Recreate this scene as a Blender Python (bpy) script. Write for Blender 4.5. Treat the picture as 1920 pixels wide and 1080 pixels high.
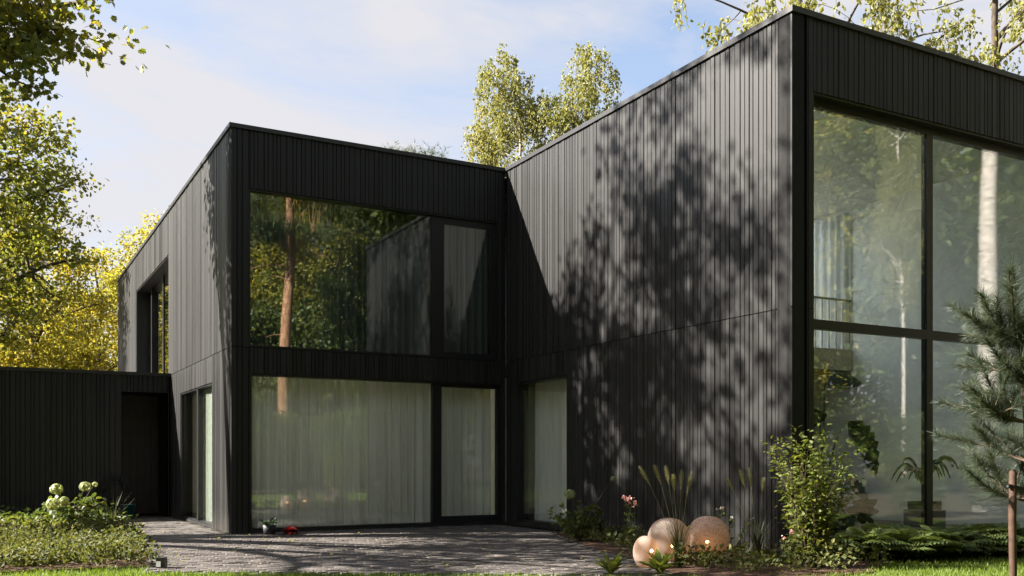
import bpy, math, random
import numpy as np
from mathutils import Vector, Matrix

R = math.radians
rng = np.random.default_rng(7)
random.seed(7)
scene = bpy.context.scene
for o in list(bpy.data.objects):
    bpy.data.objects.remove(o)
COL = scene.collection

# ------------------------------------------------------------------ camera
YAW = math.atan2(985, 1800)
CAM = Vector((-3.54, -16.16, 1.2))
cd = bpy.data.cameras.new('camera')
cd.sensor_width = 36.0
cd.lens = 36.0 * 1800 / 1920
cd.shift_y = 327 / 1920
cd.clip_start = 0.05
cd.clip_end = 2000
camera = bpy.data.objects.new('camera', cd)
camera.location = CAM
camera.rotation_euler = (R(90), 0, -YAW)
COL.objects.link(camera)
scene.camera = camera

# ------------------------------------------------------------------ sky, sun, exposure
SUN = Vector((-2.15, 1.0, 1.66)).normalized()      # towards the sun
EL = math.asin(SUN.z)
AZ = math.atan2(SUN.x, SUN.y)
world = bpy.data.worlds.new('World')
scene.world = world
world.use_nodes = True
wn, wl = world.node_tree.nodes, world.node_tree.links
wn.clear()
w_out = wn.new('ShaderNodeOutputWorld')
w_bg = wn.new('ShaderNodeBackground')
w_bg.inputs['Strength'].default_value = 0.052
sky = wn.new('ShaderNodeTexSky')
sky.sky_type = 'NISHITA'
sky.sun_disc = False
sky.sun_elevation = EL
sky.sun_rotation = AZ
sky.air_density = 1.0
sky.dust_density = 1.2
sky.ozone_density = 1.6
tc = wn.new('ShaderNodeTexCoord')
mp = wn.new('ShaderNodeMapping')
mp.inputs['Scale'].default_value = (1.0, 2.6, 5.0)
mp.inputs['Rotation'].default_value = (0.25, 0.35, 0.6)
nz = wn.new('ShaderNodeTexNoise')
nz.inputs['Scale'].default_value = 1.5
nz.inputs['Detail'].default_value = 9
nz.inputs['Roughness'].default_value = 0.58
nz.inputs['Distortion'].default_value = 0.35
ramp = wn.new('ShaderNodeValToRGB')
ramp.color_ramp.elements[0].position = 0.40
ramp.color_ramp.elements[0].color = (0.22, 0.22, 0.22, 1)
ramp.color_ramp.elements[1].position = 0.60
ramp.color_ramp.elements[1].color = (0.95, 0.95, 0.95, 1)
mix = wn.new('ShaderNodeMix')
mix.data_type = 'RGBA'
mix.inputs['B'].default_value = (3.0, 2.95, 3.05, 1)
wl.new(tc.outputs['Generated'], mp.inputs['Vector'])
wl.new(mp.outputs['Vector'], nz.inputs['Vector'])
wl.new(nz.outputs['Fac'], ramp.inputs['Fac'])
wl.new(ramp.outputs['Color'], mix.inputs['Factor'])
wl.new(sky.outputs['Color'], mix.inputs['A'])
wl.new(mix.outputs['Result'], w_bg.inputs['Color'])
wl.new(w_bg.outputs['Background'], w_out.inputs['Surface'])

sl = bpy.data.lights.new('sun', 'SUN')
sl.energy = 5.0
sl.angle = R(0.45)
sl.color = (1.0, 0.93, 0.84)
sun = bpy.data.objects.new('sun', sl)
sun.rotation_euler = (-SUN).to_track_quat('-Z', 'Y').to_euler()
sun.location = (-20, 10, 30)
COL.objects.link(sun)

scene.view_settings.view_transform = 'Standard'
scene.view_settings.look = 'None'
scene.view_settings.gamma = 1
scene.view_settings.use_curve_mapping = False
scene.view_settings.exposure = 2.4
try:
    scene.cycles.max_bounces = 10
    scene.cycles.transparent_max_bounces = 16
    scene.cycles.diffuse_bounces = 4
    scene.cycles.caustics_reflective = False
    scene.cycles.caustics_refractive = False
    scene.cycles.sample_clamp_indirect = 6
except Exception:
    pass

# ------------------------------------------------------------------ small helpers
def site(px, depth):
    """ground position from a bearing (survey units) and a distance ahead of the camera"""
    X = (px - 960) / 1800 * depth
    c, s = math.cos(YAW), math.sin(YAW)
    return (CAM.x + X * c + depth * s, CAM.y - X * s + depth * c)

def tag(o, label=None, cat=None, group=None, kind=None):
    if label: o['label'] = label
    if cat: o['category'] = cat
    if group: o['group'] = group
    if kind: o['kind'] = kind
    return o

def empty(name, loc=(0, 0, 0), rz=0.0, s=1.0):
    o = bpy.data.objects.new(name, None)
    o.location = loc
    o.rotation_euler = (0, 0, rz)
    o.scale = (s, s, s)
    o.empty_display_size = 0.2
    COL.objects.link(o)
    return o

def link(name, mesh, parent=None, loc=(0, 0, 0), rot=(0, 0, 0), scale=(1, 1, 1)):
    o = bpy.data.objects.new(name, mesh)
    o.location = loc
    o.rotation_euler = rot
    o.scale = scale
    COL.objects.link(o)
    if parent is not None:
        o.parent = parent
    return o

def copy_tree(o, parent=None):
    c = o.copy()
    COL.objects.link(c)
    c.parent = parent
    for ch in o.children:
        copy_tree(ch, c)
    return c

class MB:
    def __init__(self):
        self.v, self.f, self.n = [], [], 0
    def add(self, verts, faces):
        verts = np.asarray(verts, dtype=np.float64).reshape(-1, 3)
        faces = np.asarray(faces, dtype=np.int64)
        self.v.append(verts)
        self.f.append(faces + self.n)
        self.n += len(verts)
        return self
    def box(self, x0, x1, y0, y1, z0, z1):
        v = [(x, y, z) for z in (z0, z1) for y in (y0, y1) for x in (x0, x1)]
        f = [(0, 2, 3, 1), (4, 5, 7, 6), (0, 1, 5, 4), (2, 6, 7, 3), (0, 4, 6, 2), (1, 3, 7, 5)]
        return self.add(v, f)
    def tube(self, pts, rad, sides=6, cap=True):
        p = np.asarray(pts, float)
        n = len(p)
        r = np.broadcast_to(np.asarray(rad, float), (n,))
        t = np.gradient(p, axis=0)
        t /= np.linalg.norm(t, axis=1, keepdims=True) + 1e-9
        ref = np.array([0.0, 0.0, 1.0]) if abs(t[:, 2].mean()) < 0.8 else np.array([1.0, 0.0, 0.0])
        a = np.cross(t, ref)
        a /= np.linalg.norm(a, axis=1, keepdims=True) + 1e-9
        b = np.cross(t, a)
        ang = np.arange(sides) * 2 * math.pi / sides
        ring = a[:, None, :] * np.cos(ang)[None, :, None] + b[:, None, :] * np.sin(ang)[None, :, None]
        v = (p[:, None, :] + ring * r[:, None, None]).reshape(-1, 3)
        i = np.arange(n - 1)[:, None] * sides
        j = np.arange(sides)[None, :]
        k = (np.arange(sides) + 1)[None, :] % sides
        f = np.stack([i + j, i + sides + j, i + sides + k, i + k], -1).reshape(-1, 4)
        self.add(v, f)
        if cap:
            self.f.append(np.array([[(n - 1) * sides + q for q in range(sides)]]) + self.n - len(v))
            self.f.append(np.array([[q for q in range(sides)][::-1]]) + self.n - len(v))
        return self
    def leaves(self, pos, dirs, norms, size, shape, curl=0.0, wid=1.0):
        sh = SHAPES[shape]
        pos = np.asarray(pos, float)
        N = len(pos)
        y = dirs / (np.linalg.norm(dirs, axis=1, keepdims=True) + 1e-9)
        x = np.cross(y, norms)
        x /= np.linalg.norm(x, axis=1, keepdims=True) + 1e-9
        z = np.cross(x, y)
        s = np.broadcast_to(np.asarray(size, float), (N,))[:, None, None]
        k = len(sh)
        sx = sh[:, 0][None, :, None] * wid
        sy = sh[:, 1][None, :, None]
        sz = (np.abs(sh[:, 0]) * 0.35 - curl * sh[:, 1] ** 2)[None, :, None]
        v = pos[:, None, :] + s * (x[:, None, :] * sx + y[:, None, :] * sy + z[:, None, :] * sz)
        f = np.arange(N)[:, None] * k + np.arange(k)[None, :]
        return self.add(v.reshape(-1, 3), f)
    def lathe(self, prof, sides=20, center=(0, 0, 0)):
        pr = np.asarray(prof, float)
        ang = np.arange(sides) * 2 * math.pi / sides
        v = np.stack([pr[:, 0][:, None] * np.cos(ang)[None, :], pr[:, 0][:, None] * np.sin(ang)[None, :],
                      np.broadcast_to(pr[:, 1][:, None], (len(pr), sides))], -1).reshape(-1, 3) + np.array(center)
        n = len(pr)
        i = np.arange(n - 1)[:, None] * sides
        j = np.arange(sides)[None, :]
        k = (np.arange(sides) + 1)[None, :] % sides
        f = np.stack([i + j, i + k, i + sides + k, i + sides + j], -1).reshape(-1, 4)
        return self.add(v, f)
    def mesh(self, name, mat, smooth=False):
        v = np.concatenate(self.v)
        me = bpy.data.meshes.new(name)
        me.vertices.add(len(v))
        me.vertices.foreach_set('co', v.astype(np.float32).ravel())
        lv = np.concatenate([f.ravel() for f in self.f])
        tot = np.concatenate([np.full(len(f), f.shape[1]) for f in self.f])
        st = np.concatenate([[0], np.cumsum(tot)[:-1]])
        me.loops.add(len(lv))
        me.loops.foreach_set('vertex_index', lv.astype(np.int32))
        me.polygons.add(len(tot))
        me.polygons.foreach_set('loop_start', st.astype(np.int32))
        me.polygons.foreach_set('loop_total', tot.astype(np.int32))
        me.polygons.foreach_set('use_smooth', np.full(len(tot), bool(smooth)))
        me.materials.append(mat)
        me.update(calc_edges=True)
        me.validate()
        return me

SHAPES = {
    'rhomb': np.array([(0, 0), (.34, .42), (0, 1), (-.34, .42)]),
    'slim': np.array([(0, 0), (.13, .4), (0, 1), (-.13, .4)]),
    'ovate': np.array([(0, 0), (.26, .2), (.33, .45), (.18, .8), (0, 1), (-.18, .8), (-.33, .45), (-.26, .2)]),
    'oak': np.array([(0, 0), (.10, .14), (.24, .22), (.17, .36), (.36, .50), (.23, .60), (.36, .78), (.16, .86), (0, 1),
                     (-.16, .86), (-.36, .78), (-.23, .60), (-.36, .50), (-.17, .36), (-.24, .22), (-.10, .14)]),
    'needle': np.array([(-.018, 0), (.018, 0), (0, 1)]),
    'blade': np.array([(-.05, 0), (.05, 0), (.03, .6), (0, 1)]),
}

def rnd_dirs(n, up=0.0, seed=None):
    d = rng.normal(size=(n, 3))
    d[:, 2] += up
    return d / np.linalg.norm(d, axis=1, keepdims=True)

# ------------------------------------------------------------------ materials
def mat(name):
    m = bpy.data.materials.new(name)
    m.use_nodes = True
    m.node_tree.nodes.clear()
    return m, m.node_tree.nodes, m.node_tree.links

def noise(n, l, scale, detail=4, rough=.55, stretch=None, coord='Object', dist=0.0):
    t = n.new('ShaderNodeTexCoord')
    q = n.new('ShaderNodeTexNoise')
    q.inputs['Scale'].default_value = scale
    q.inputs['Detail'].default_value = detail
    q.inputs['Roughness'].default_value = rough
    q.inputs['Distortion'].default_value = dist
    if stretch:
        k = n.new('ShaderNodeMapping')
        k.inputs['Scale'].default_value = stretch
        l.new(t.outputs[coord], k.inputs['Vector'])
        l.new(k.outputs['Vector'], q.inputs['Vector'])
    else:
        l.new(t.outputs[coord], q.inputs['Vector'])
    return q

def world_noise(n, l, scale, detail=4, rough=.55, stretch=None):
    g = n.new('ShaderNodeNewGeometry')
    q = n.new('ShaderNodeTexNoise')
    q.inputs['Scale'].default_value = scale
    q.inputs['Detail'].default_value = detail
    q.inputs['Roughness'].default_value = rough
    k = n.new('ShaderNodeMapping')
    k.inputs['Scale'].default_value = stretch or (1, 1, 1)
    l.new(g.outputs['Position'], k.inputs['Vector'])
    l.new(k.outputs['Vector'], q.inputs['Vector'])
    return q

def cramp(n, l, src, stops):
    r = n.new('ShaderNodeValToRGB')
    e = r.color_ramp.elements
    while len(e) < len(stops):
        e.new(0.5)
    for el, (p, c) in zip(e, stops):
        el.position = p
        el.color = (*c, 1)
    l.new(src, r.inputs['Fac'])
    return r.outputs['Color']

def pbr(n, l, rough=.6, spec=.5):
    o = n.new('ShaderNodeOutputMaterial')
    b = n.new('ShaderNodeBsdfPrincipled')
    b.inputs['Roughness'].default_value = rough
    b.inputs['Specular IOR Level'].default_value = spec
    l.new(b.outputs['BSDF'], o.inputs['Surface'])
    return b

def bump(n, l, src, b, strength=.3, dist=.01):
    k = n.new('ShaderNodeBump')
    k.inputs['Strength'].default_value = strength
    k.inputs['Distance'].default_value = dist
    l.new(src, k.inputs['Height'])
    l.new(k.outputs['Normal'], b.inputs['Normal'])

def simple(name, c, rough=.6, spec=.5, var=.25, scale=6, bmp=0.0, metal=0.0):
    m, n, l = mat(name)
    b = pbr(n, l, rough, spec)
    b.inputs['Metallic'].default_value = metal
    q = world_noise(n, l, scale, 5)
    lo = tuple(x * (1 - var) for x in c)
    hi = tuple(min(1, x * (1 + var)) for x in c)
    l.new(cramp(n, l, q.outputs['Fac'], [(.3, lo), (.7, hi)]), b.inputs['Base Color'])
    if bmp:
        bump(n, l, q.outputs['Fac'], b, bmp, .01)
    return m

def island_random(n, l):
    """one random number for each separate piece, shifted for each object"""
    g = n.new('ShaderNodeNewGeometry')
    oi = n.new('ShaderNodeObjectInfo')
    a = n.new('ShaderNodeMath'); a.operation = 'ADD'
    f = n.new('ShaderNodeMath'); f.operation = 'FRACT'
    l.new(g.outputs['Random Per Island'], a.inputs[0])
    l.new(oi.outputs['Random'], a.inputs[1])
    l.new(a.outputs[0], f.inputs[0])
    return f.outputs[0], oi.outputs['Random']

def leaf_mat(name, c0, c1, c2, trans=.4, rough=.5, tcol=1.25, patch=0.35):
    m, n, l = mat(name)
    o = n.new('ShaderNodeOutputMaterial')
    f, ob = island_random(n, l)
    pn = world_noise(n, l, patch, 3)
    ad = n.new('ShaderNodeMath'); ad.operation = 'MULTIPLY_ADD'
    ad.inputs[1].default_value = 0.55
    l.new(f, ad.inputs[0])
    mr = n.new('ShaderNodeMapRange')
    mr.inputs['From Min'].default_value = .3
    mr.inputs['From Max'].default_value = .7
    mr.inputs['To Min'].default_value = 0
    mr.inputs['To Max'].default_value = .45
    l.new(pn.outputs['Fac'], mr.inputs['Value'])
    l.new(mr.outputs['Result'], ad.inputs[2])
    col = cramp(n, l, ad.outputs[0], [(0.0, c0), (0.5, c1), (1.0, c2)])
    b = n.new('ShaderNodeBsdfPrincipled')
    b.inputs['Roughness'].default_value = rough
    b.inputs['Specular IOR Level'].default_value = .35
    l.new(col, b.inputs['Base Color'])
    tr = n.new('ShaderNodeBsdfTranslucent')
    mc = n.new('ShaderNodeMix'); mc.data_type = 'RGBA'; mc.blend_type = 'MULTIPLY'
    mc.inputs['Factor'].default_value = 1
    mc.inputs['B'].default_value = (tcol * 1.15, tcol * 1.1, tcol * .6, 1)
    l.new(col, mc.inputs['A'])
    l.new(mc.outputs['Result'], tr.inputs['Color'])
    mx = n.new('ShaderNodeMixShader')
    mx.inputs['Fac'].default_value = trans
    l.new(b.outputs['BSDF'], mx.inputs[1])
    l.new(tr.outputs['BSDF'], mx.inputs[2])
    l.new(mx.outputs['Shader'], o.inputs['Surface'])
    return m

M = {}
M['oak_leaf'] = leaf_mat('oak_leaf', (.07, .105, .018), (.15, .165, .028), (.30, .25, .04), .45)
M['gold_leaf'] = leaf_mat('gold_leaf', (.13, .15, .025), (.27, .25, .04), (.46, .34, .05), .48)
M['green_leaf'] = leaf_mat('green_leaf', (.04, .065, .016), (.07, .10, .022), (.14, .145, .03), .38)
M['birch_leaf'] = leaf_mat('birch_leaf', (.13, .15, .045), (.20, .20, .065), (.32, .28, .09), .42)
M['pine_needle'] = leaf_mat('pine_needle', (.04, .06, .025), (.06, .085, .032), (.11, .12, .045), .25)
M['young_needle'] = leaf_mat('young_needle', (.022, .034, .022), (.038, .053, .032), (.075, .085, .045), .25)
M['shrub_leaf'] = leaf_mat('shrub_leaf', (.05, .075, .015), (.10, .125, .022), (.20, .19, .035), .4)
M['fern_leaf'] = leaf_mat('fern_leaf', (.08, .125, .045), (.13, .18, .06), (.22, .24, .075), .42)
M['hosta_leaf'] = leaf_mat('hosta_leaf', (.09, .13, .025), (.15, .18, .03), (.24, .25, .06), .4)
M['dark_leaf'] = leaf_mat('dark_leaf', (.015, .03, .014), (.022, .042, .018), (.035, .055, .022), .2, .35)
M['cover_leaf'] = leaf_mat('cover_leaf', (.045, .055, .02), (.085, .10, .028), (.19, .17, .055), .35, .7, patch=1.6)
M['grass_leaf'] = leaf_mat('grass_leaf', (.08, .14, .02), (.13, .19, .026), (.20, .23, .04), .45)
M['straw'] = leaf_mat('straw', (.16, .17, .08), (.26, .25, .13), (.36, .33, .2), .4)
M['blade_green'] = leaf_mat('blade_green', (.035, .05, .02), (.06, .075, .028), (.11, .11, .045), .35)
M['pale_petal'] = leaf_mat('pale_petal', (.24, .29, .12), (.34, .37, .17), (.46, .47, .27), .35)
M['pink_petal'] = leaf_mat('pink_petal', (.55, .22, .25), (.62, .32, .34), (.72, .5, .48), .35)
M['white_petal'] = leaf_mat('white_petal', (.6, .55, .6), (.7, .66, .7), (.8, .78, .78), .35)
M['red_petal'] = leaf_mat('red_petal', (.10, .005, .006), (.15, .008, .009), (.2, .015, .012), .2)

def cladding_material():
    m, n, l = mat('black_stained_timber')
    b = pbr(n, l, .5, .4)
    f, ob = island_random(n, l)
    g = world_noise(n, l, 9, 6, .65, (6, 6, .35))
    w = world_noise(n, l, 1.1, 4, .6, (1, 1, .5))
    ad = n.new('ShaderNodeMath'); ad.operation = 'MULTIPLY_ADD'
    ad.inputs[1].default_value = .5
    l.new(g.outputs['Fac'], ad.inputs[0])
    mu = n.new('ShaderNodeMath'); mu.operation = 'MULTIPLY'; mu.inputs[1].default_value = .5
    l.new(f, mu.inputs[0])
    l.new(mu.outputs[0], ad.inputs[2])
    col = cramp(n, l, ad.outputs[0], [(.15, (.0035, .0034, .0034)), (.5, (.006, .0058, .0057)), (.85, (.013, .0124, .012))])
    # dust and splash-back on the lowest boards
    gp = n.new('ShaderNodeNewGeometry'); sp = n.new('ShaderNodeSeparateXYZ')
    l.new(gp.outputs['Position'], sp.inputs['Vector'])
    dn = world_noise(n, l, 3.5, 5, .65)
    dm = n.new('ShaderNodeMath'); dm.operation = 'MULTIPLY_ADD'; dm.inputs[1].default_value = -.55
    l.new(dn.outputs['Fac'], dm.inputs[0]); l.new(sp.outputs['Z'], dm.inputs[2])
    dr_ = n.new('ShaderNodeMapRange'); dr_.inputs['From Min'].default_value = -.3; dr_.inputs['From Max'].default_value = .12
    dr_.inputs['To Min'].default_value = .5; dr_.inputs['To Max'].default_value = 0
    l.new(dm.outputs[0], dr_.inputs['Value'])
    dx_ = n.new('ShaderNodeMix'); dx_.data_type = 'RGBA'; dx_.inputs['B'].default_value = (.045, .04, .034, 1)
    l.new(dr_.outputs['Result'], dx_.inputs['Factor']); l.new(col, dx_.inputs['A'])
    l.new(dx_.outputs['Result'], b.inputs['Base Color'])
    rr = n.new('ShaderNodeMapRange')
    rr.inputs['From Min'].default_value = .2; rr.inputs['From Max'].default_value = .8
    rr.inputs['To Min'].default_value = .42; rr.inputs['To Max'].default_value = .64
    a2 = n.new('ShaderNodeMath'); a2.operation = 'MULTIPLY_ADD'; a2.inputs[1].default_value = .5
    l.new(w.outputs['Fac'], a2.inputs[0])
    l.new(mu.outputs[0], a2.inputs[2])
    l.new(a2.outputs[0], rr.inputs['Value'])
    l.new(rr.outputs['Result'], b.inputs['Roughness'])
    bump(n, l, g.outputs['Fac'], b, .35, .004)
    return m
M['clad'] = cladding_material()
M['core'] = simple('black_wall_lining', (.012, .012, .012), .8, .2)
M['frame'] = simple('black_aluminium_frame', (.012, .012, .013), .38, .4, .1)
M['coping'] = simple('black_metal_coping', (.02, .02, .021), .4, .5, .1)
M['plaster'] = simple('pale_grey_plaster', (.78, .78, .76), .8, .2, .05, 2.5, .05)
M['ceiling'] = simple('pale_ceiling', (.75, .75, .72), .85, .2, .04, 3)
M['oak_floor'] = simple('oak_floor', (.3, .24, .17), .5, .4, .15, 3)
M['slab'] = simple('pale_timber_slab_edge', (.55, .5, .38), .7, .3, .12, 7)
M['rail'] = simple('rail_steel', (.3, .28, .22), .5, .4, .1)
M['door_wood'] = simple('dark_brown_door', (.035, .022, .014), .5, .4, .25, 5)
M['pot'] = simple('dark_pot', (.02, .021, .022), .6, .4, .2)
M['teal'] = simple('teal_plastic', (.01, .09, .10), .4, .5, .1)
M['rubber'] = simple('black_rubber', (.012, .012, .012), .6, .4, .1)
M['lamp_white'] = simple('white_lamp_face', (.7, .7, .68), .4, .5, .03)
M['stake'] = simple('brown_stake_wood', (.055, .03, .019), .75, .3, .35, 14, .3)
M['sofa'] = simple('grey_upholstery', (.16, .16, .15), .9, .2, .15, 30, .1)
M['stem'] = simple('green_stem', (.05, .07, .02), .6, .3)
M['twig'] = simple('brown_twig', (.07, .05, .035), .8, .2, .3, 9)
M['oak_bark'] = simple('oak_bark', (.075, .06, .045), .9, .2, .45, 7, .6)
M['stone_sill'] = simple('pale_stone_edge', (.4, .39, .36), .8, .3, .12, 9)

def glass(name, ior, tint):
    m, n, l = mat(name)
    o = n.new('ShaderNodeOutputMaterial')
    fr = n.new('ShaderNodeFresnel')
    gm = n.new('ShaderNodeNewGeometry')
    io = n.new('ShaderNodeMapRange')           # same reflectance on the way in and on the way out of the pane
    io.inputs['To Min'].default_value = ior; io.inputs['To Max'].default_value = 1 / ior
    l.new(gm.outputs['Backfacing'], io.inputs['Value'])
    l.new(io.outputs['Result'], fr.inputs['IOR'])
    t = n.new('ShaderNodeBsdfTransparent'); t.inputs['Color'].default_value = (*tint, 1)
    g = n.new('ShaderNodeBsdfGlossy'); g.inputs['Roughness'].default_value = 0.0
    g.inputs['Color'].default_value = (.96, .98, .97, 1)
    q = world_noise(n, l, .35, 2)
    k = n.new('ShaderNodeBump'); k.inputs['Strength'].default_value = .05; k.inputs['Distance'].default_value = .02
    l.new(q.outputs['Fac'], k.inputs['Height'])
    l.new(k.outputs['Normal'], g.inputs['Normal'])
    mx = n.new('ShaderNodeMixShader')
    l.new(fr.outputs['Fac'], mx.inputs['Fac'])
    l.new(t.outputs['BSDF'], mx.inputs[1])
    l.new(g.outputs['BSDF'], mx.inputs[2])
    l.new(mx.outputs['Shader'], o.inputs['Surface'])
    return m
M['glass'] = glass('tinted_window_glass', 1.85, (.95, .968, .95))
M['coated_glass'] = glass('coated_upper_glass', 2.3, (.92, .95, .925))
M['clear_glass'] = glass('clear_window_glass', 1.85, (.95, .97, .955))

def cloth(name, c, trans):
    m, n, l = mat(name)
    o = n.new('ShaderNodeOutputMaterial')
    q = world_noise(n, l, 5, 4, .6, (4, 4, .15))
    col = cramp(n, l, q.outputs['Fac'], [(.3, tuple(x * .88 for x in c)), (.7, c)])
    d = n.new('ShaderNodeBsdfDiffuse')
    t = n.new('ShaderNodeBsdfTranslucent')
    l.new(col, d.inputs['Color']); l.new(col, t.inputs['Color'])
    mx = n.new('ShaderNodeMixShader'); mx.inputs['Fac'].default_value = trans
    l.new(d.outputs['BSDF'], mx.inputs[1]); l.new(t.outputs['BSDF'], mx.inputs[2])
    l.new(mx.outputs['Shader'], o.inputs['Surface'])
    return m
M['frosted'] = cloth('added_roof_diffuser', (.80, .87, .95), .88)  # diffusing sheet for the added roof openings
M['curtain'] = cloth('off_white_sheer', (.88, .87, .84), .16)
M['curtain_grey'] = cloth('slate_grey_curtain', (.13, .155, .17), .2)
M['curtain_green'] = cloth('pale_sheer', (.80, .86, .78), .45)
M['curtain_bright'] = cloth('thin_white_sheer', (.93, .94, .94), .3)

def bark(name, stops, scale, stretch, bm=.5, rough=.85):
    m, n, l = mat(name)
    b = pbr(n, l, rough, .2)
    q = noise(n, l, scale, 6, .65, stretch)
    l.new(cramp(n, l, q.outputs['Fac'], stops), b.inputs['Base Color'])
    bump(n, l, q.outputs['Fac'], b, bm, .03)
    return m
M['birch_bark'] = bark('birch_bark', [(.34, (.04, .035, .03)), (.42, (.42, .37, .34)), (.6, (.62, .55, .50))], 3.2, (1.6, 1.6, 5.0), .2)
M['pine_bark'] = bark('pine_bark', [(.3, (.12, .06, .035)), (.5, (.28, .15, .085)), (.7, (.42, .26, .165))], 5.0, (2.0, 2.0, .7), .6)

def paver_material():
    m, n, l = mat('grey_clay_paver')
    b = pbr(n, l, .82, .3)
    f, ob = island_random(n, l)
    q = world_noise(n, l, 2.0, 5)
    ad = n.new('ShaderNodeMath'); ad.operation = 'MULTIPLY_ADD'; ad.inputs[1].default_value = .6
    l.new(f, ad.inputs[0])
    mu = n.new('ShaderNodeMath'); mu.operation = 'MULTIPLY'; mu.inputs[1].default_value = .5
    l.new(q.outputs['Fac'], mu.inputs[0]); l.new(mu.outputs[0], ad.inputs[2])
    l.new(cramp(n, l, ad.outputs[0], [(.1, (.045, .039, .035)), (.5, (.075, .066, .06)), (.95, (.12, .104, .093))]), b.inputs['Base Color'])
    q2 = world_noise(n, l, 60, 3)
    bump(n, l, q2.outputs['Fac'], b, .3, .004)
    return m
M['paver'] = paver_material()
M['joint'] = simple('paving_joint_sand', (.07, .065, .055), .95, .1, .2, 20)
M['mulch'] = simple('bark_mulch', (.075, .045, .03), .95, .15, .55, 22, .8)
M['soil'] = simple('forest_floor', (.06, .05, .03), .95, .1, .5, 3, .5)
M['lawn'] = simple('lawn_turf', (.06, .085, .016), .95, .1, .35, 5, .5)

# ------------------------------------------------------------------ ground
def poly_mesh(name, pts, z, material, depth=0.0):
    mb = MB()
    n = len(pts)
    mb.add([(x, y, z) for x, y in pts], [list(range(n))])
    if depth:
        for i in range(n):
            (x0, y0), (x1, y1) = pts[i], pts[(i + 1) % n]
            mb.add([(x0, y0, z - depth), (x1, y1, z - depth), (x1, y1, z), (x0, y0, z)], [(0, 1, 2, 3)])
    return mb.mesh(name, material)

def inside(pts, poly):
    x, y = pts[:, 0], pts[:, 1]
    c = np.zeros(len(x), bool)
    j = len(poly) - 1
    for i in range(len(poly)):
        xi, yi = poly[i]; xj, yj = poly[j]
        t = ((yi > y) != (yj > y)) & (x < (xj - xi) * (y - yi) / (yj - yi + 1e-12) + xi)
        c ^= t
        j = i
    return c

tag(link('ground', poly_mesh('ground', [(-400, -400), (400, -400), (400, 400), (-400, 400)], -.012, M['soil'])), kind='structure')
LAWN = [(-16, -22), (14, -22), (14, -8.25), (5.7, -8.25), (4.9, -8.8), (3.2, -8.85), (2.75, -8.3), (-2.05, -5.22), (-1.88, -4.45), (-7.5, -3.95), (-16, -3.9)]
tag(link('lawn', poly_mesh('lawn', LAWN, -.004, M['lawn'])), kind='structure')
STRIP = [(-16, 0.2), (-1.25, 0.75), (-1.2, 2.0), (-16, 2.2)]
tag(link('lawn', poly_mesh('lawn', STRIP, -.002, M['lawn'])), kind='structure')
TERR = [(-1.22, 5.86), (0.0, 5.86), (0.0, 0.0), (5.12, 0.0), (5.12, -2.2), (4.85, -2.4), (3.95, -4.7), (3.45, -6.5), (2.8, -8.3), (-2.05, -5.2), (-1.4, 0.8)]
terrace = tag(link('terrace', poly_mesh('terrace', TERR, .004, M['joint'])), kind='structure')
RBED = [(5.16, -2.2), (4.85, -2.4), (3.95, -4.7), (3.45, -6.5), (2.8, -8.3), (3.2, -8.95), (4.9, -8.9), (5.7, -8.35), (13.5, -8.35), (13.5, -7.4), (5.2, -7.4)]
tag(link('planting_bed', poly_mesh('planting_bed', RBED, .012, M['mulch'])), kind='structure')
LBED = [(-1.45, 0.7), (-1.88, -4.5), (-7.5, -4.0), (-7.5, 0.1)]
tag(link('planting_bed', poly_mesh('planting_bed', LBED, .012, M['mulch'])), kind='structure')
HBED = [(-1.25, 5.86), (-1.25, 2.05), (-9, 2.2), (-9, 5.86)]
tag(link('planting_bed', poly_mesh('planting_bed', HBED, .012, M['mulch'])), kind='structure')

# pavers, running bond, too fine in the photo to pick apart singly
mb = MB()
pw, pl, g = .105, .21, .006
ys = np.arange(-8.4, 5.9, pw)
for r, y in enumerate(ys):
    xs = np.arange(-2.1 + (r % 2) * pl / 2, 5.2, pl)
    c = np.stack([xs + pl / 2, np.full(len(xs), y + pw / 2)], 1)
    ok = inside(c, TERR)
    for dx, dy in ((-.5, -.5), (.5, -.5), (.5, .5), (-.5, .5)):
        ok &= inside(c + np.array([dx * pl, dy * pw]) * .98, TERR)
    c = c[ok]
    n = len(c)
    if not n: continue
    h = .018 + rng.normal(0, .0016, n)
    tx, ty = rng.normal(0, .0012, n), rng.normal(0, .0012, n)
    V = []
    for (ex, ez) in ((0, 0), (1, 0)):
        ins = g / 2 if ez == 0 and ex == 0 else g / 2 + .006
        for sx, sy in ((-1, -1), (1, -1), (1, 1), (-1, 1)):
            z = np.full(n, .002) if ex == 0 else h + tx * sx + ty * sy
            V.append(np.stack([c[:, 0] + sx * (pl / 2 - ins), c[:, 1] + sy * (pw / 2 - ins), z], 1))
    V = np.stack(V, 1).reshape(-1, 3)
    base = (np.arange(n) * 8)[:, None, None]
    F = base + np.array([(4, 5, 6, 7), (0, 1, 5, 4), (1, 2, 6, 5), (2, 3, 7, 6), (3, 0, 4, 7)])[None]
    mb.add(V, F.reshape(-1, 4))
tag(link('paver', mb.mesh('paver', M['paver']), terrace), kind='stuff')

# ------------------------------------------------------------------ house
ROOF, BELT = 6.82, 3.12
house = tag(empty('timber_house'), 'two-storey flat-roofed house clad in black vertical timber boards with tall windows', 'house')
annex = tag(empty('low_annex', (0, 5.9, 0)), 'low single-storey black timber annex with recessed entrance, left of the house', 'annex')
annex_off = Vector((0, -5.9, 0))

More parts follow.
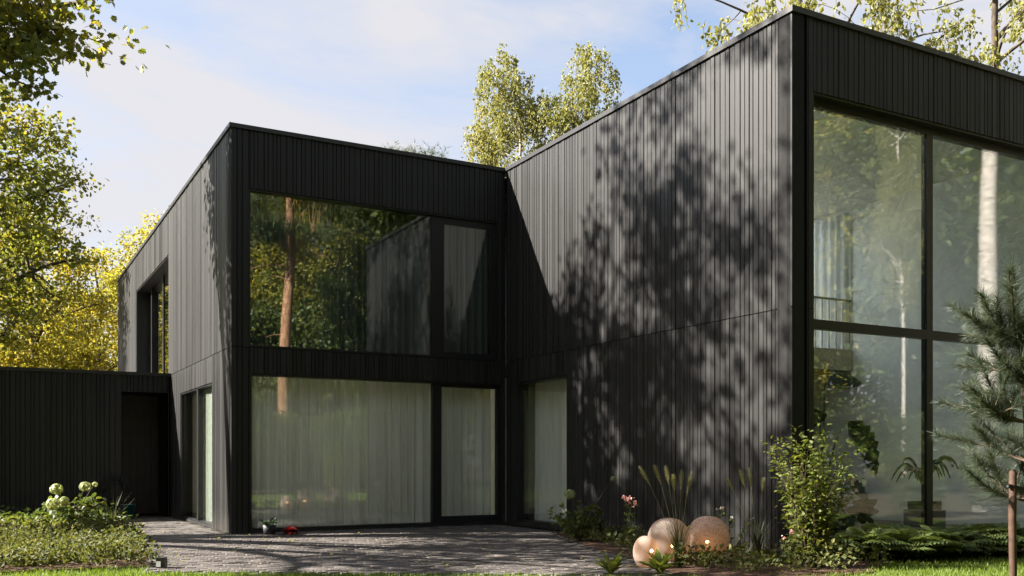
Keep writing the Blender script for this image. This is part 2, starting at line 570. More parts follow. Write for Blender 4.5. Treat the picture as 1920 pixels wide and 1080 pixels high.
bmb = MB()
e = .06
bmb.add([(-.5, 0, 0), (.5, 0, 0), (.5, 0, 1), (-.5, 0, 1), (-.5 , -.8, 0), (-.5 + e, -1, 0), (.5 - e, -1, 0), (.5, -.8, 0),
         (-.5, -.8, 1), (-.5 + e, -1, 1), (.5 - e, -1, 1), (.5, -.8, 1)],
        [(0, 1, 2, 3)])
bmb.f.append(np.array([(4, 5, 9, 8), (5, 6, 10, 9), (6, 7, 11, 10), (0, 4, 8, 3), (7, 1, 2, 11)]))
bmb.f.append(np.array([(0, 1, 7, 6, 5, 4), (3, 8, 9, 10, 11, 2)]))
BOARD = bmb.mesh('cladding_board', M['clad'])

boards = []     # (mid xyz, rotation about z, width, thickness, z0, z1, owner)
def cut(z0, z1, a0, a1, openings):
    segs = [(z0, z1)]
    for (oa, ob, oz0, oz1) in openings:
        if a1 > oa + .01 and a0 < ob - .01:
            new = []
            for s0, s1 in segs:
                if oz1 <= s0 or oz0 >= s1: new.append((s0, s1)); continue
                if oz0 - s0 > .03: new.append((s0, oz0))
                if s1 - oz1 > .03: new.append((oz1, s1))
            segs = new
    return segs

def clad_wall(owner, axis, c, sign, a0, a1, z0, z1, openings, thick=.25, belt=True, inner=None, widths=(.065, .085, .105, .105)):
    """axis 'x': wall in the plane x=c; axis 'y': plane y=c; sign = outward direction. Lining with openings + boards."""
    lin = MB()
    aa = sorted(set([a0, a1] + [v for o in openings for v in o[:2] if a0 < v < a1]))
    zz = sorted(set([z0, z1] + [v for o in openings for v in o[2:] if z0 < v < z1]))
    d0, d1 = sorted((c - sign * .03, c - sign * thick))
    for i in range(len(aa) - 1):
        for j in range(len(zz) - 1):
            am, zm = (aa[i] + aa[i + 1]) / 2, (zz[j] + zz[j + 1]) / 2
            if any(o[0] < am < o[1] and o[2] < zm < o[3] for o in openings): continue
            if axis == 'x': lin.box(d0, d1, aa[i], aa[i + 1], zz[j], zz[j + 1])
            else: lin.box(aa[i], aa[i + 1], d0, d1, zz[j], zz[j + 1])
    w = link('wall', lin.mesh('wall', M['core']), owner)
    if owner is annex: w.location = annex_off
    if inner:
        pin = MB()
        i0, i1, iz0, iz1 = inner
        g0, g1 = sorted((c - sign * (thick + .002), c - sign * (thick + .03)))
        ia = sorted(set([i0, i1] + [v for o in openings for v in o[:2] if i0 < v < i1]))
        iz = sorted(set([iz0, iz1] + [v for o in openings for v in o[2:] if iz0 < v < iz1]))
        for i in range(len(ia) - 1):
            for j in range(len(iz) - 1):
                am, zm = (ia[i] + ia[i + 1]) / 2, (iz[j] + iz[j + 1]) / 2
                if any(o[0] < am < o[1] and o[2] < zm < o[3] for o in openings): continue
                if axis == 'x': pin.box(g0, g1, ia[i], ia[i + 1], iz[j], iz[j + 1])
                else: pin.box(ia[i], ia[i + 1], g0, g1, iz[j], iz[j + 1])
        link('interior_wall', pin.mesh('interior_wall', M['plaster']), owner)
    # boards
    edges = sorted(set([a0, a1] + [v for o in openings for v in o[:2] if a0 < v < a1]))
    cuts = []
    for i in range(len(edges) - 1):
        p = edges[i]
        while p < edges[i + 1] - 1e-4:
            wd = random.choice(widths)
            if edges[i + 1] - (p + wd) < .05: wd = edges[i + 1] - p
            cuts.append((p, p + wd)); p += wd
    rows = [(z0, BELT - .006), (BELT + .006, z1)] if belt else [(z0, z1)]
    rot = {('y', -1): 0.0, ('y', 1): math.pi, ('x', -1): -math.pi / 2, ('x', 1): math.pi / 2}[(axis, sign)]
    for (p, q) in cuts:
        th = .022 + random.choice((0, 0, .003, .006))
        for (r0, r1) in rows:
            for (s0, s1) in cut(r0, r1, p, q, openings):
                m = (p + q) / 2
                pos = (c - sign * .028, m, 0) if axis == 'x' else (m, c - sign * .028, 0)
                boards.append((pos, rot, q - p - .009, th, s0, s1, owner))

def window(owner, axis, c, sign, a0, a1, z0, z1, bars, panes, depth=.25, recess=.09, name='window', gm='glass'):
    """frame mesh (lining the reveal) with pane children; bars/panes as (a0,a1,z0,z1)."""
    fr = MB()
    d_in = c - sign * depth
    t = .03
    def bx(mbx, b, e0, e1):
        e0, e1 = sorted((e0, e1))
        if axis == 'x': mbx.box(e0, e1, b[0], b[1], b[2], b[3])
        else: mbx.box(b[0], b[1], e0, e1, b[2], b[3])
    o = c - sign * .002
    for b in ((a0, a0 + t, z0, z1), (a1 - t, a1, z0, z1), (a0 + t, a1 - t, z1 - t, z1), (a0 + t, a1 - t, z0, z0 + t)):
        bx(fr, b, o - sign * .02, d_in)
    f = c - sign * recess
    for b in bars:
        bx(fr, b, f + sign * .025, f - sign * .07)
    w = link(name, fr.mesh(name, M['frame']), owner)
    for b in panes:
        p = MB()
        bx(p, b, f + sign * .003, f - sign * .021)
        link('pane', p.mesh('pane', M[gm]), w)
    return w

T = .03
# --- left wing front (y = 0)
up_l = (.30, 5.02, 3.14, 5.78)
lo_l = (.32, 5.09, .06, 2.69)
clad_wall(house, 'y', 0, -1, .0, 5.16, .02, 6.75, [up_l, lo_l], inner=(.31, 5.36, .06, 2.84))
window(house, 'y', 0, -1, *up_l,
       [(3.65, 3.90, 3.17, 5.75), (3.90, 4.87, 5.63, 5.75), (3.90, 4.87, 3.17, 3.25), (4.87, 4.99, 3.17, 5.75)],
       [(.33, 3.65, 3.17, 5.75), (3.90, 4.87, 3.25, 5.63)], gm='coated_glass')
window(house, 'y', 0, -1, *lo_l,
       [(3.67, 3.85, .09, 2.66), (3.85, 5.03, 2.6, 2.66), (3.85, 5.03, .09, .20), (5.03, 5.06, .09, 2.66)],
       [(.35, 3.67, .09, 2.66), (3.85, 5.03, .20, 2.6)])
# --- left wing side (x = 0)
up_s = (6.24, 11.5, 3.14, 5.83)
lo_s = (1.52, 4.75, .05, 2.64)
clad_wall(house, 'x', 0, -1, .03, 15.6, .02, 6.75, [up_s, lo_s], widths=(.085, .105, .13), inner=(.3, 5.18, .06, 2.84))
window(house, 'x', 0, -1, *up_s, [(8.7, 8.82, 3.17, 5.8), (10.6, 10.7, 3.17, 5.8)], [(6.27, 8.7, 3.17, 5.8), (8.82, 10.6, 3.17, 5.8), (10.7, 11.47, 3.17, 5.8)], .4, .30, gm='coated_glass')
window(house, 'x', 0, -1, *lo_s, [(2.98, 3.12, .08, 2.61)], [(1.55, 2.98, .08, 2.61), (3.12, 4.72, .08, 2.61)], .25, .06)
# --- right wing side (x = 5.16)
co = (-2.20, -.42, .10, 2.70)
RX = 5.16
clad_wall(house, 'x', RX, -1, -7.45, -.03, .02, 6.75, [co])
window(house, 'x', RX, -1, *co, [], [(-2.17, -.45, .13, 2.67)])
# --- right wing front (y = -7.45)
big = (5.52, 12.0, .08, 5.84)
clad_wall(house, 'y', -7.45, -1, RX, 12.6, .02, 6.75, [big])
bars = [(7.81, 7.93, .11, 5.81), (10.2, 10.32, .11, 5.81)]
panes = []
for a, b in ((5.55, 7.81), (7.93, 10.2), (10.32, 11.97)):
    bars += [(a, b, 2.90, 3.02), (a, b, 5.72, 5.81), (a, b, .11, .2)]
    panes += [(a, b, .2, 2.90), (a, b, 3.02, 5.72)]
window(house, 'y', -7.45, -1, *big, bars, panes, .28, .16, gm='clear_glass')
# east wall of the right wing (out of view), opening for the window behind the bright curtain
ea = (-2.1, 2.4, 3.5, 6.25)
def plain(name, boxes, m, parent=house):
    q = MB()
    for b in boxes: q.box(*b)
    return link(name, q.mesh(name, m), parent)
plain('wall', [(12.3, 12.6, -7.42, -2.1, .02, 6.75), (12.3, 12.6, 2.4, 8, .02, 6.75), (12.3, 12.6, -2.1, 2.4, .02, 3.5), (12.3, 12.6, -2.1, 2.4, 6.25, 6.75)], M['clad'])
window(house, 'x', 12.6, 1, *ea, [(.1, .18, 3.53, 6.22)], [(-2.07, .1, 3.53, 6.22), (.18, 2.37, 3.53, 6.22)], gm='clear_glass')
plain('wall', [(5.2, 12.6, 8, 8.25, .02, 6.75)], M['clad'])
plain('wall', [(.05, 5.2, 15.35, 15.6, .02, 6.75), (5.2, 5.45, 8.25, 15.35, .02, 6.75)], M['clad'])
# roofs
plain('roof', [(.25, 5.41, .25, 15.35, 6.5, 6.72)], M['coping'])
k = .025
def coping_run(x0, x1, y0, y1, dz=0.0, step=2.4):
    along_x = (x1 - x0) > (y1 - y0)
    p, e = (x0, x1) if along_x else (y0, y1)
    while p < e - .01:
        r = min(p + step, e)
        if e - r < .3: r = e
        jz = random.uniform(0, .0015) + dz
        q = MB()
        if along_x: q.box(p, r - .004, y0, y1, 6.75, ROOF + jz)
        else: q.box(x0, x1, p, r - .004, 6.75, ROOF + jz)
        link('coping', q.mesh('coping', M['coping']), house)
        p = r
coping_run(-k, RX - k, -k, .3)
coping_run(-k, .3, .3, 15.62)
coping_run(RX - k, RX + .3, -7.45 - k, .3, .002)
coping_run(RX + .3, 12.62, -7.45 - k, -7.15)
coping_run(12.3, 12.62, -7.15, 8.27)
coping_run(.3, 5.45, 15.3, 15.62)
coping_run(RX + .3, 12.3, 7.97, 8.27)
# interior shells
plain('interior_floor', [(.26, 5.4, .26, 15.3, .0, .05), (5.42, 12.28, -7.15, 7.98, .0, .051), (.26, 5.4, .26, 15.3, 2.85, 3.1)], M['oak_floor'])
plain('interior_wall', [(.31, 5.38, 5.2, 5.3, .06, 2.84)], M['plaster'])
plain('interior_wall', [(.31, 5.38, 5.2, 5.3, 3.11, 6.49)], M['core'])
plain('interior_wall', [(5.36, 5.39, .3, 5.19, .06, 2.84)], M['plaster'])
plain('ceiling', [(.31, 5.35, .3, 5.19, 2.80, 2.845)], M['ceiling'])
plain('interior_wall', [(11.99, 12.28, -7.15, -2.12, .06, 6.49), (11.99, 12.28, -2.12, 7.9, .06, 3.06), (11.99, 12.28, 2.42, 7.9, 3.06, 6.49), (11.99, 12.28, -2.12, 2.42, 6.26, 6.49)], M['plaster'])
plain('interior_wall', [(5.42, 5.46, -7.14, -2.25, .06, 6.49), (5.42, 5.46, -2.25, 4.5, 2.75, 6.49)], M['plaster'])
plain('interior_wall', [(5.47, 11.98, 4.5, 4.6, .06, 6.49)], M['plaster'])
def holed(x0, x1, y0, y1, z0, z1):
    # slab with openings for two added, unseen roof lights: 5.8..7.2 x -6.6..-1.4 and 5.8..11.8 x -1.2..4.2
    return [(x0, 5.8, y0, y1, z0, z1), (5.8, 7.2, y0, -6.6, z0, z1), (7.2, x1, y0, -1.2, z0, z1), (5.8, 7.2, -1.4, -1.2, z0, z1),
            (11.8, x1, -1.2, 4.2, z0, z1), (5.8, x1, 4.2, y1, z0, z1)]
plain('ceiling', holed(5.47, 11.98, -7.14, 4.49, 6.40, 6.485), M['ceiling'])
plain('roof', holed(5.41, 12.3, -7.2, 8.0, 6.5, 6.719), M['coping'])
for (a, b, c, d) in ((5.78, 7.22, -6.62, -1.38), (5.78, 11.82, -1.22, 4.22)):  # unseen skylights, added to bring daylight into the right wing
    q = MB(); q.box(a, b, c, d, 6.73 + a * 0 + (d > 0) * .002, 6.76)
    link('added_roof_light', q.mesh('added_roof_light', M['frosted']), house)
plain('mezzanine', [(5.47, 11.98, -2.3, 4.49, 3.07, 3.49)], M['slab'])
rl = MB()
rl.box(5.5, 11.97, -2.27, -2.235, 4.48, 4.52)
rail = link('mezzanine_railing', rl.mesh('mezzanine_railing', M['rail']), house)
bal = MB(); bal.box(-.009, .009, -.009, .009, 0, .99)
balm = bal.mesh('baluster', M['rail'])
for i in range(33):
    link('baluster', balm, rail, (5.7 + i * .195, -2.2525, 3.49))

# --- annex
door_o = (-1.0, -.06, .02, 2.72)
clad_wall(annex, 'y', 5.9, -1, -6.2, -.03, .02, 3.08, [door_o], belt=False)
q = MB()
q.box(-6.23, -.001, 5.875, 6.2, 3.08, 3.15); q.box(-6.23, -.035, 6.2, 13, 3.08, 3.12)
link('coping', q.mesh('coping', M['coping']), annex, annex_off)
q = MB()
q.box(-1.02, -1.0, 5.93, 7.2, .02, 2.75); q.box(-1.0, -.03, 5.93, 7.2, 2.72, 2.75)
q.box(-.06, -.03, 5.93, 7.2, .02, 2.72); q.box(-6.2, -.03, 12.7, 13, .02, 3.08); q.box(-6.2, -5.95, 6.15, 12.7, .02, 3.08)
link('wall', q.mesh('wall', M['clad']), annex, annex_off)
q = MB()
for i in range(6): q.box(-.995 + i * .156, -.995 + i * .156 + .150, 7.2, 7.24, .03, 2.4)
q.box(-.998, -.062, 7.245, 7.26, .02, 2.72)
dr = link('entrance_door', q.mesh('entrance_door', M['door_wood']), annex, annex_off)
q = MB(); q.tube([(-.9, 7.14, .9), (-.9, 7.14, 1.4)], .014, 8); q.box(-.91, -.89, 7.14, 7.2, .95, .97); q.box(-.91, -.89, 7.14, 7.2, 1.33, 1.35)
link('handle', q.mesh('handle', M['rail']), dr)

# --- place the boards: the 300 that show largest as single pieces, the rest joined
def score(b):
    p, rot, w, t, s0, s1, ow = b
    d = Vector((p[0], p[1], (s0 + s1) / 2)) - CAM
    dep = d.x * math.sin(YAW) + d.y * math.cos(YAW)
    lat = d.x * math.cos(YAW) - d.y * math.sin(YAW)
    if dep < 1 or abs(lat / dep) > .55: return 0
    nrm = Vector((math.sin(rot), -math.cos(rot), 0))
    return w * (s1 - s0) * abs(nrm.dot(d.normalized())) / dep ** 2
for owner, off in ((house, Vector()), (annex, annex_off)):
    bl = sorted([b for b in boards if b[6] is owner], key=score, reverse=True)
    for (p, rot, w, t, s0, s1, ow) in bl[:300]:
        link('cladding_board', BOARD, owner, (p[0] + off.x, p[1] + off.y, s0), (0, 0, rot), (w, t, s1 - s0))
    rest = MB()
    bv = np.array([v.co[:] for v in BOARD.vertices])
    for (p, rot, w, t, s0, s1, ow) in bl[300:]:
        v = bv * np.array([w, t, s1 - s0])
        c, s = math.cos(rot), math.sin(rot)
        v = np.stack([v[:, 0] * c - v[:, 1] * s + p[0], v[:, 0] * s + v[:, 1] * c + p[1], v[:, 2] + s0], 1)
        n0 = rest.n
        rest.v.append(v); rest.n += len(v)
        for P in BOARD.polygons:
            rest.f.append(np.array([list(P.vertices)]) + n0)
    if rest.n:
        tag(link('cladding', rest.mesh('cladding', M['clad']), owner, off), kind='stuff')

# ------------------------------------------------------------------ curtains
def curtain(axis, c, a0, a1, z0, z1, m, label, amp=.075, wave=.16, seed=1):
    r = np.random.default_rng(seed)
    n = int((a1 - a0) / .012)
    a = np.linspace(a0, a1, n)
    ph = np.cumsum(r.uniform(.55, 1.5, n)) * (2 * math.pi * .012 / wave)
    am = amp * np.interp(a, np.linspace(a0, a1, 24), r.uniform(.45, 1.25, 24))
    zs = np.linspace(z0, z1, 7)
    V = []
    drift = np.interp(a, np.linspace(a0, a1, 14), r.uniform(-.02, .02, 14))
    for i, z in enumerate(zs):
        t = (z - z0) / (z1 - z0)
        sn = np.sin(ph)
        d = am * (1 - .3 * t) * np.sign(sn) * np.abs(sn) ** .7 + .3 * am * np.sin(ph * .37 + 1)
        aa = a + drift * (1 - t)
        if axis == 'y': V.append(np.stack([aa, c + d, np.full(n, z)], 1))
        else: V.append(np.stack([c + d, aa, np.full(n, z)], 1))
    V = np.concatenate(V)
    i = np.arange(6)[:, None] * n; j = np.arange(n - 1)[None, :]
    F = np.stack([i + j, i + j + 1, i + n + j + 1, i + n + j], -1).reshape(-1, 4)
    b = MB(); b.add(V, F)
    return tag(link('curtain', b.mesh('curtain', m, True)), label, 'curtain', 'curtains behind the windows')
curtain('y', .36, .36, 3.72, .07, 2.78, M['curtain'], 'wide off-white sheer curtain behind the large ground-floor window pane', seed=3)
curtain('y', .36, 3.80, 5.06, .07, 2.78, M['curtain'], 'narrow off-white curtain behind the slim ground-floor glass door', seed=4)
curtain('x', 5.62, -2.23, -.4, .07, 2.72, M['curtain'], 'pale green-grey curtain behind the corner window under the right wing', seed=5, amp=.04)
curtain('y', .36, .34, 5.0, 3.12, 6.1, M['curtain_grey'], 'slate grey curtain behind the upper-floor window', seed=6)
curtain('x', .17, 1.56, 3.6, .09, 2.6, M['curtain_green'], 'bright pale green curtain behind the side sliding door', amp=.02, seed=8)
curtain('x', 11.9, -2.27, 2.5, 3.5, 6.3, M['curtain_bright'], 'bright white curtain above the mezzanine railing inside the right wing', amp=.05, wave=.2, seed=9)

# ------------------------------------------------------------------ trees
def bez(p0, p1, p2, n):
    t = np.linspace(0, 1, n)[:, None]
    return (1 - t) ** 2 * p0 + 2 * t * (1 - t) * p1 + t * t * p2

def make_tree(name, H, r0, crown, nclump, nleaf, crad, lsize, shape, leafm, barkm, limbs=12, lean=(0, 0), style='broad',
              seed=1, base_clear=.25, twig=True, dead=0):
    """crown: list of ellipsoids (x,y,z,rx,ry,rz,weight) around the trunk base. Returns a root Empty with trunk and crown."""
    global rng
    rng = np.random.default_rng(seed)
    root = empty(name)
    tr = MB()
    n = 9
    tz = np.linspace(0, 1, n)
    wob = np.cumsum(rng.normal(0, .012 * H, (n, 2)), 0) * tz[:, None]
    tp = np.stack([lean[0] * tz + wob[:, 0], lean[1] * tz + wob[:, 1], tz * H - .05], 1)
    rad = r0 * (1 - .86 * tz ** 1.1)
    rad[0] *= 1.25
    tr.tube(tp, rad, 10)
    cw = np.array([c[6] for c in crown], float); cw /= cw.sum()
    pick = rng.choice(len(crown), nclump, p=cw)
    d = rng.normal(size=(nclump, 3)); d /= np.linalg.norm(d, axis=1, keepdims=True)
    rr = rng.uniform(.25, 1, nclump) ** .45
    E = np.array([c[:6] for c in crown])[pick]
    C = E[:, :3] + d * rr[:, None] * E[:, 3:6]
    at_trunk = lambda z: np.array([np.interp(z, tp[:, 2], tp[:, i]) for i in range(3)])
    limb_pts, limb_r = [], []
    order = rng.permutation(nclump)
    for i in order[:limbs]:
        c = C[i]
        hd = np.hypot(*(c[:2] - at_trunk(c[2])[:2]))
        z0 = np.clip(c[2] - hd * rng.uniform(.35, .8), H * base_clear, H * .93)
        p0 = at_trunk(z0)
        mid = (p0 + c) / 2 + np.array([0, 0, hd * rng.uniform(.02, .25)]) + rng.normal(0, .08 * hd + .02, 3)
        q = bez(p0, mid, c, 8)
        rs = np.interp(z0, tp[:, 2], rad) * .55 * np.linspace(1, .22, 8)
        tr.tube(q, np.maximum(rs, .012), 6)
        limb_pts.append(q); limb_r.append(rs)
    LP = np.concatenate(limb_pts); LR = np.concatenate(limb_r)
    if twig:
        for i in order[limbs:]:
            c = C[i]
            dd = np.linalg.norm(LP - c, axis=1) + np.maximum(0, LP[:, 2] - c[2]) * .8
            kx = dd.argmin()
            p0 = LP[kx]
            mid = (p0 + c) / 2 + rng.normal(0, .12 * dd[kx], 3)
            tr.tube(bez(p0, mid, c, 5), np.maximum(min(LR[kx] * .6, .05) * np.linspace(1, .25, 5), .006), 4)
    for i in range(dead):
        z0 = rng.uniform(.3, .75) * H
        p0 = at_trunk(z0); a = rng.uniform(0, 6.28); L = rng.uniform(.8, 2.0)
        p2 = p0 + np.array([math.cos(a) * L, math.sin(a) * L, rng.uniform(-.3, .3)])
        tr.tube(bez(p0, (p0 + p2) / 2 + np.array([0, 0, .2]), p2, 6), np.linspace(.035, .008, 6), 4)
    trunk = link('trunk', tr.mesh(name + '_trunk', barkm, True), root)
    cr = MB()
    if style == 'broad':
        N = nclump * nleaf
        base = np.repeat(C, nleaf, 0)
        sc = np.repeat(crad * rng.uniform(.6, 1.3, nclump), nleaf)[:, None]
        off = rng.normal(size=(N, 3)) * np.array([.55, .55, .38])
        p = base + off * sc
        dr = off + rng.normal(size=(N, 3)) * .8 + np.array([0, 0, -.35])
        nm = rnd_dirs(N, .7)
        cr.leaves(p, dr, nm, lsize * rng.uniform(.65, 1.25, N), shape)
    elif style == 'weep':
        S = 6
        P, D = [], []
        for c in C:
            for s in range(S):
                a = rng.uniform(0, 6.28); L = crad * rng.uniform(.7, 2.3)
                st = c + rng.normal(0, crad * .35, 3) * np.array([1, 1, .5])
                m = max(4, int(nleaf / S))
                t = np.sort(rng.uniform(0, 1, m))
                sw = .22 * L
                q = st + np.stack([math.cos(a) * sw * np.sqrt(t), math.sin(a) * sw * np.sqrt(t), .12 * L * np.sin(t * 3) - L * t ** 1.3], 1)
                P.append(q + rng.normal(0, .07, (m, 3)))
                D.append(rng.normal(size=(m, 3)) * .6 + np.array([0, 0, -.9]))
                if s % 2 == 0:
                    tr2 = q[[0, m // 2, -1]]
                    cr.tube(tr2, .006, 3, False)
        P = np.concatenate(P); D = np.concatenate(D)
        cr.leaves(P, D, rnd_dirs(len(P), .1), lsize * rng.uniform(.7, 1.25, len(P)), shape)
    elif style == 'pine':
        K = 7
        N = nclump * nleaf
        base = np.repeat(C, nleaf, 0)
        sc = np.repeat(crad * rng.uniform(.6, 1.3, nclump), nleaf)[:, None]
        off = rng.normal(size=(N, 3)) * np.array([.6, .6, .25])
        p = np.repeat(base + off * sc, K, 0)
        dr = rnd_dirs(N * K, .35)
        cr.leaves(p, dr, rnd_dirs(N * K), lsize * rng.uniform(.7, 1.3, N * K), 'needle', wid=shape)
    link('crown', cr.mesh(name + '_crown', leafm), root)
    return root

def put(root, x, y, rz, s, label, group, z=0.0, sz=None):
    root.location = (x, y, z)
    root.rotation_euler = (0, 0, rz)
    root.scale = (s, s, sz or s)
    tag(root, label, 'tree', group)
    return root

# the tree kinds (first of each is placed itself, the rest are copies sharing its meshes)
oak_hi = make_tree('oak_tree', 15, .38, [(0, 0, 9.5, 4.4, 4.4, 4.6, 1.0)], 270, 75, .52, .17, 'oak', M['oak_leaf'], M['oak_bark'], 22, seed=11)
gold = make_tree('broadleaf_tree', 14, .3, [(0, 0, 8.6, 3.6, 3.6, 5.0, 1), (.8, .5, 5.0, 3.2, 3.0, 2.2, .4)], 210, 125, .68, .175, 'rhomb', M['gold_leaf'], M['oak_bark'], 14, seed=12)
green = make_tree('woodland_tree', 17, .32, [(0, 0, 11, 3.5, 3.5, 5.5, 1), (0, 0, 5.5, 3.8, 3.6, 3.0, .5)], 200, 75, .9, .28, 'rhomb', M['green_leaf'], M['oak_bark'], 14, seed=13)
birch = make_tree('birch_tree', 15.6, .19, [(0, 0, 12.6, 1.7, 1.7, 4.6, 1), (.3, .2, 10, 2.3, 2.3, 3.2, .7)], 180, 170, .62, .125, 'rhomb', M['birch_leaf'], M['birch_bark'], 22, style='weep', seed=14, base_clear=.4)
sparse = make_tree('thin_leaved_tree', 16, .2, [(0, 0, 12, 3.4, 3.4, 3.4, 1), (-.5, .3, 10.3, 3.4, 3.4, 1.5, .6)], 60, 80, .5, .13, 'rhomb', M['birch_leaf'], M['oak_bark'], 20, style='weep', seed=18, base_clear=.4)
bigbirch = make_tree('birch_tree', 20, .27, [(0, 0, 15, 2.6, 2.6, 4.0, 1)], 90, 90, .62, .14, 'rhomb', M['birch_leaf'], M['birch_bark'], 18, style='weep', seed=19, base_clear=.6, lean=(-.3, .4))
thicket = make_tree('understorey_tree', 9, .13, [(0, 0, 4.6, 2.6, 2.6, 4.4, 1)], 130, 70, .75, .26, 'rhomb', M['green_leaf'], M['oak_bark'], 12, seed=16, base_clear=.08)
pine = make_tree('scots_pine', 19, .30, [(0, 0, 15.5, 2.6, 2.6, 3.2, 1), (0, 0, 11.5, 2.6, 2.6, 1.8, .35)], 150, 75, .75, .28, 2.0, M['pine_needle'], M['pine_bark'], 18, style='pine', seed=15, base_clear=.5, dead=9, lean=(.5, .2))

# west: the oak that dapples the terrace and the long wall (stands out of frame, its boughs reach in)
TX, TY = -9.6, 3.6
def ell(x, y, z, rx, ry, rz, w): return (x - TX, y - TY, z, rx, ry, rz, w)
shade = make_tree('oak_tree', 15.5, .42, [ell(-8.3, 3.0, 12.4, 2.0, 2.2, 2.3, .85), ell(-8.3, .3, 12.2, 1.8, 2.4, 2.8, 1.05), ell(-8.5, .2, 16.2, 1.6, 2.6, 2.0, .42), ell(-8.4, 2.9, 15.4, 1.4, 1.5, 1.2, .2),
                  ell(-8.2, -1.4, 8.0, 2.4, 3.2, 1.6, 1.15), ell(-7.8, 2.2, 9.6, 2.0, 1.8, 1.4, .42),
                  ell(-4.4, 2.4, 8.8, 2.0, 1.3, 1.2, .7), ell(-2.2, 2.3, 9.0, 1.0, .8, .55, .16), ell(-3.3, 2.1, 7.9, .9, .8, .6, .12)],
                  345, 60, .42, .155, 'oak', M['oak_leaf'], M['oak_bark'], 26, seed=21)
put(shade, TX, TY, 0, 1, 'big oak whose leafy boughs hang into the upper left corner', 'trees around the house')

GR = 'trees around the house'
def more(proto, x, y, rz, s, label, sz=None, z=0.0):
    return put(copy_tree(proto), x, y, rz, s, label, GR, z, sz)

# left, behind the annex
x, y = site(-110, 31); put(oak_hi, x, y, .4, 1.0, 'green-yellow oak at the left edge, nearest tree behind the annex', GR)
x, y = site(60, 42); put(gold, x, y, .3, .92, 'golden autumn tree directly above the annex roof at far left', GR)
x, y = site(190, 47); more(gold, x, y, 2.2, .78, 'golden autumn tree just left of the house side wall')
x, y = site(325, 50); more(gold, x, y, 4.0, 1.06, 'bright yellow-green tree rising behind the left roof edge')
x, y = site(120, 60); put(green, x, y, 1.0, .72, 'dark green tree between the golden trees on the left', GR)
x, y = site(-30, 54); more(gold, x, y, 5.0, 1.1, 'yellow tree at the far left behind the oak')
# behind the roofs
x, y = site(955, 39); put(birch, x, y, .3, 1.05, 'left one of the two birches above the roof junction', GR)
x, y = site(1092, 38); more(birch, x, y, 2.4, 1.04, 'right one of the two birches above the roof junction')
x, y = site(1545, 26); more(sparse, x, y, 1.1, 1.15, 'pale-trunked birch showing just above the highest roof corner')
x, y = site(1850, 24); put(sparse, x, y, 3.3, 1.0, 'sparse tree whose twigs hang in at the upper right corner', GR)
x, y = site(772, 50); put(pine, x, y, .9, .93, 'pine with its tip just above the left roof', GR)
x, y = site(655, 60); more(pine, x, y, 2.9, 1.09, 'small pine tip poking over the left roof edge')

# south forest behind the lawn, mirrored in the windows
SL = 'woodland tree beyond the lawn, seen only mirrored in the windows'
SG = 'mirrored woodland trees'
r2 = random.Random(5)
def south(proto, x, y, s, sz=None):
    o = copy_tree(proto)
    put(o, x, y, r2.uniform(0, 6.28), s, SL, SG, 0, sz)
south(pine, 6.9, -21.5, 1.0)
put(bigbirch, 17.9, -13.4, 0, 1.0, SL, SG); south(birch, 22.3, -19.4, .42, .9); south(birch, 29, -16, 1.0)
x = -34.0
while x < 52:
    far = max(0, abs(x - 4) - 18) * .55
    low = .74 if -20 < x < 5 else 1.0          # south-west stand kept lower so the sun reaches the mirrored trees
    if not 4 < x < 12.5:
        south(r2.choice((green, gold, green)), x, -25.5 + r2.uniform(-2, 1.5) + far * .6, low * r2.uniform(1.15, 1.4))
    if not 3 < x < 13:
        south(r2.choice((green, pine, gold)), x + 3.0, -35 + r2.uniform(-3, 3) + far * .5, low * r2.uniform(1.35, 1.6))
    x += 5.6
south(gold, 8.2, -31.5, 1.2); south(green, 12.6, -36, 1.35); south(oak_hi, 10.6, -29.5, .95); south(pine, 13.8, -30, 1.15); south(pine, 9.6, -38, 1.3)
x = -30.0
while x < 46:
    o = copy_tree(thicket)
    put(o, x, -26.5 + r2.uniform(-1.5, 1.5) + max(0, abs(x - 4) - 20) * .5, r2.uniform(0, 6), r2.uniform(.7, 1.15), SL, SG)
    x += r2.uniform(2.6, 4.6)
put(thicket, 12, -34, 0, 1.2, SL, SG)
x = .5
while x < 17:
    put(copy_tree(thicket), x, -20.0 + r2.uniform(-.8, .8), r2.uniform(0, 6), r2.uniform(.32, .5), SL, SG)
    x += r2.uniform(1.6, 2.4)
x = 14.5
while x < 34:
    put(copy_tree(thicket), x, -12.2 - (x - 14) * .25 + r2.uniform(-.5, .5), r2.uniform(0, 6), r2.uniform(.22, .34), SL, SG)
    x += r2.uniform(1.5, 2.4)
for (pr, x, y, sc) in ((green, 21, 15, .72), (gold, 28, 9, .8), (green, 34, 20, .75), (thicket, 39, 1, 1.1), (gold, 25, 25, .8), (green, 46, -7, .75), (thicket, 44, 12, 1.2), (thicket, 36, -7, .9)):
    put(copy_tree(pr), x, y, r2.uniform(0, 6), sc, 'woodland tree standing hidden behind the right wing', 'trees hidden behind the right wing')
# west trees (side windows mirror them)
for (x, y, s) in ((-17, 22, .95), (-20, 14, .9), (-11, 30, 1.0), (-24, -2, 1.0), (-22, -12, .9)):
    o = copy_tree(gold); put(o, x, y, r2.uniform(0, 6), s, SL, SG)

